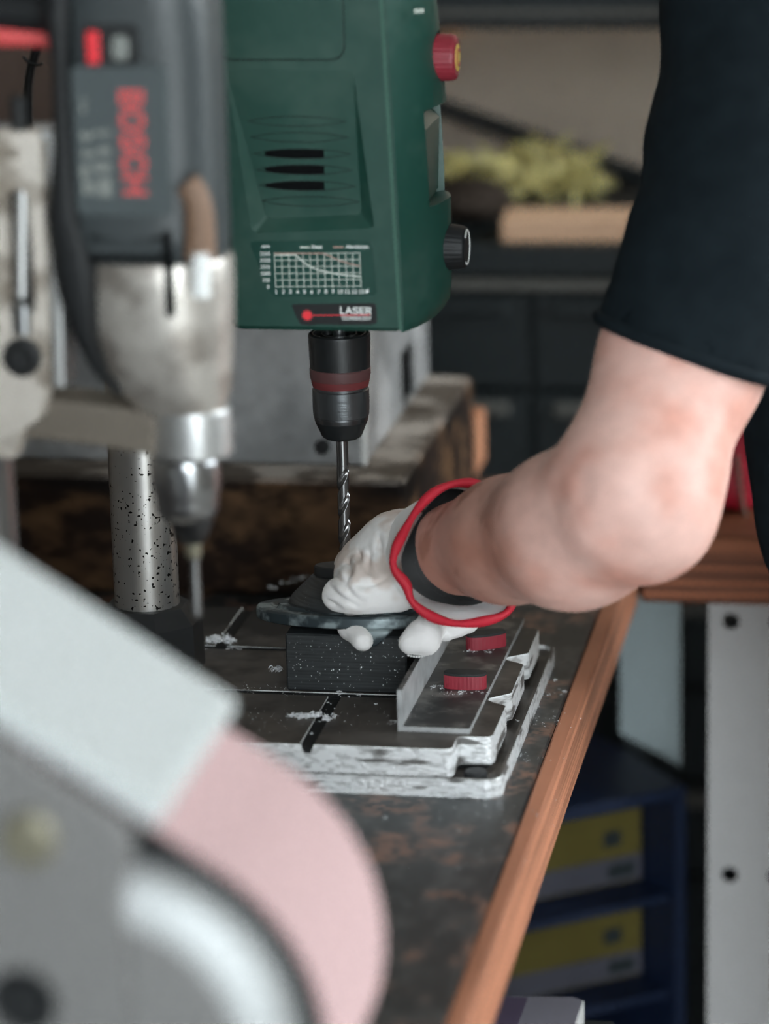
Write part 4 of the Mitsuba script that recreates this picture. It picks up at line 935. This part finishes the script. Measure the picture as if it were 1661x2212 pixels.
put(t, rot(box(a[0], b[0] + .03, 1.040, 1.115, cz + .0003, cz + .024, .002), .06, (0, 0, 1), (0, 1.08, 0)), 'm_pine')
t = thing('dark_rod', 'dark round rod leaning across the cream wall', 'rod')
put(t, tube([ony(900, 215, 1.405), ony(1420, 395, 1.405)], .010, 16), 'm_cabinet', smooth=True)
t = thing('wall_shelf', 'dark shelf along the cream wall at the top of the picture', 'shelf')
zs = ony(980, 45, 1.16)[2]
put(t + '__board', box(-1.2, 1.6, 1.14, 1.449, zs, zs + .022, .002), 'm_cabinet')
put(t + '__front_lip', box(-1.2, 1.6, 1.125, 1.1395, zs - .004, zs + .060, .002), 'm_cabinet')
put(t + '__upper_strip', box(-1.2, 1.6, 1.120, 1.1248, zs + .010, zs + .016), 'm_cabline')
t = thing('wood_peg', 'small pale wooden peg on the cream wall beside the red knob', 'wood peg')
p = ony(958, 60, 1.38); put(t, box(p[0] - .012, p[0] + .010, 1.33, 1.4495, p[2] - .02, p[2] + .018, .002), 'm_pine')
t = thing('brown_board', 'dull brown board standing behind the metal box at the left', 'board')
put(t, box(-.80, -.24, .80, .82, .0003, 1.50, .002), 'm_darkboard')
t = thing('black_cable', 'black cable hanging behind the red grip and down past the grimy timber', 'cable')
cp_ = [ony(x, y, .19) for x, y in ((100, -30), (92, 40), (78, 110), (66, 150), (60, 220), (62, 300), (70, 420), (62, 600), (34, 820), (12, 960), (10, 1050), (2, 1110), (-16, 1190))]
g0 = cp_[-1]; cp_ += [A(g0[0] - .012, .17, ZB + .012), A(g0[0] - .04, .13, ZB + .0042), A(g0[0] - .10, .10, ZB + .0042)]
put(t + '__cord', tube(catmull(cp_, 90), .0038, 10), 'm_cable', smooth=True)
put(t + '__tie', tube(catmull([ony(x, y, .182) for x, y in ((50, 122), (62, 134), (84, 140), (92, 136))], 10), .0012, 6), 'm_cable')

# red bag on the side bench
t = thing('red_bag', 'red fabric pouch with a brown zip on the side bench behind the elbow', 'bag')
b0, b1 = ony(1540, 1158, .56), ony(1636, 1165, .56)
bagm = trimesh.creation.box((1, 1, 1)).subdivide().subdivide().subdivide(); v = bagm.vertices * 2
v = v / (np.abs(v) ** 4).sum(1, keepdims=True) ** .25; w_ = .024; hh = .048
v = v * A(1, 1, 1); taper = 1 - .35 * (v[:, 2:3] + 1) / 2; v[:, :2] *= taper
bagm.vertices = v * A(w_, .05, hh) * (1 + .12 * (nfbm(v * 2.2, 3)[:, None] - .5)) + A((b0[0] + b1[0]) / 2 + .002, .58, .8123 + hh * .99)
bagm.vertices[:, 2] = np.maximum(bagm.vertices[:, 2], .8125)
put(t + '__pouch', bagm, 'm_bag', smooth=True)
zp = [ony(x, y, .535) for x, y in ((1590, 985), (1597, 1040), (1604, 1090), (1614, 1130), (1618, 1150))]
put(t + '__zip', tube(catmull(zp, 24), .0022, 8), 'm_zip', smooth=True)

# ------------------------------------------------------------------ below the bench: blue rack with yellow cartons
rk = thing('blue_rack', 'dark blue steel rack in the shade under the bench, holding yellow boxes', 'rack')
ra_ = math.radians(36); ru, rv = A(math.cos(ra_), math.sin(ra_), 0), A(-math.sin(ra_), math.cos(ra_), 0)
RK = at(1482, 1697, 2.95)
RM = np.eye(4); RM[:3, 0], RM[:3, 1], RM[:3, 3] = ru, rv, (RK[0], RK[1], 0)
def rb_(*a, **k): return xf(box(*a, **k), RM)
zt = RK[2]
def rz(px, py, v):   # height and place along the rack of a pixel on its plane at depth v
    o = A(RK[0], RK[1], 0) + rv * v; d = ray(px, py); h = CAM + d * (((o - CAM) @ rv) / (d @ rv)); return (h - o) @ ru, h[2]
put(rk + '__top', rb_(-.30, 0, 0, .30, zt - .012, zt, r=.001), 'm_blue')
put(rk + '__side', rb_(-.012, 0, 0, .30, .0003, zt - .0122), 'm_blue')
put(rk + '__side', rb_(-.30, -.288, 0, .30, .0003, zt - .0122), 'm_blue')
put(rk + '__back', rb_(-.2878, -.0122, .296, .30, .0003, zt - .0122), 'm_blue')
VB = .055
for i, (p0_, p1_, p2_) in enumerate((((1205, 1752), (1412, 1700), (1412, 1893)), ((1165, 1972), (1424, 1912), (1424, 2095)))):
    u1, z1 = rz(*p1_, VB); u0 = rz(*p0_, VB)[0]; z0 = rz(*p2_, VB)[1]; u1 = min(u1, -.014); u0 = max(u0 - .04, -.286)
    put(rk + '__shelf', rb_(-.2878, -.0122, .012, .2955, z0 - .008, z0 - .0003), 'm_blue')
    k = thing('yellow_box', ['yellow carton with a pale lower band, upper one on the blue rack', 'yellow carton with a pale lower band, lower one on the blue rack'][i], 'box', 'yellow cartons on the blue rack')
    put(k + '__carton', rb_(u0, u1, VB, VB + .11, z0, z1, r=.001), 'm_ybox')
    zb_ = z0 + (z1 - z0) * .30
    put(k + '__white_band', rb_(u0 + .001, u1 - .001, VB - .0010, VB - .0001, z0 + .002, zb_), 'm_band')
    put(k + '__print', rb_(u1 - .036, u1 - .008, VB - .0018, VB - .0011, z0 + .007, zb_ - .006), 'm_cabinet')
    put(k + '__print', rb_(u1 - .040, u1 - .022, VB - .0009, VB - .0001, zb_ + .012, zb_ + .026), 'm_cabinet')
t = thing('paper_pad', 'grey-violet printed pad with white page edges on a box below the bench edge', 'paper pad')
pz = .560
q = [onz(x, y, pz)[:2] for x, y in ((1040, 2150), (1240, 2152), (1262, 2160), (1225, 2270), (1030, 2270))]
put(t + '__pages', slab(q, pz - .02, pz - .0012), 'm_white')
put(t + '__cover', slab(offs(np.array(q) if area2(q) > 0 else np.array(q)[::-1], -.0015), pz - .0011, pz), 'm_paper')
q2 = [onz(x, y, pz)[:2] for x, y in ((1040, 2152), (1140, 2156), (1100, 2262), (1030, 2262))]
put(t + '__print', slab(q2, pz + .0001, pz + .0004), 'm_violet')
t = thing('storage_crate', 'dark crate under the bench that carries the paper pad', 'crate')
qc = np.array(q).mean(0)
put(t, box(qc[0] - .10, qc[0] + .055, qc[1] - .05, qc[1] + .05, .0003, pz - .0203, .004), 'm_cabinet')
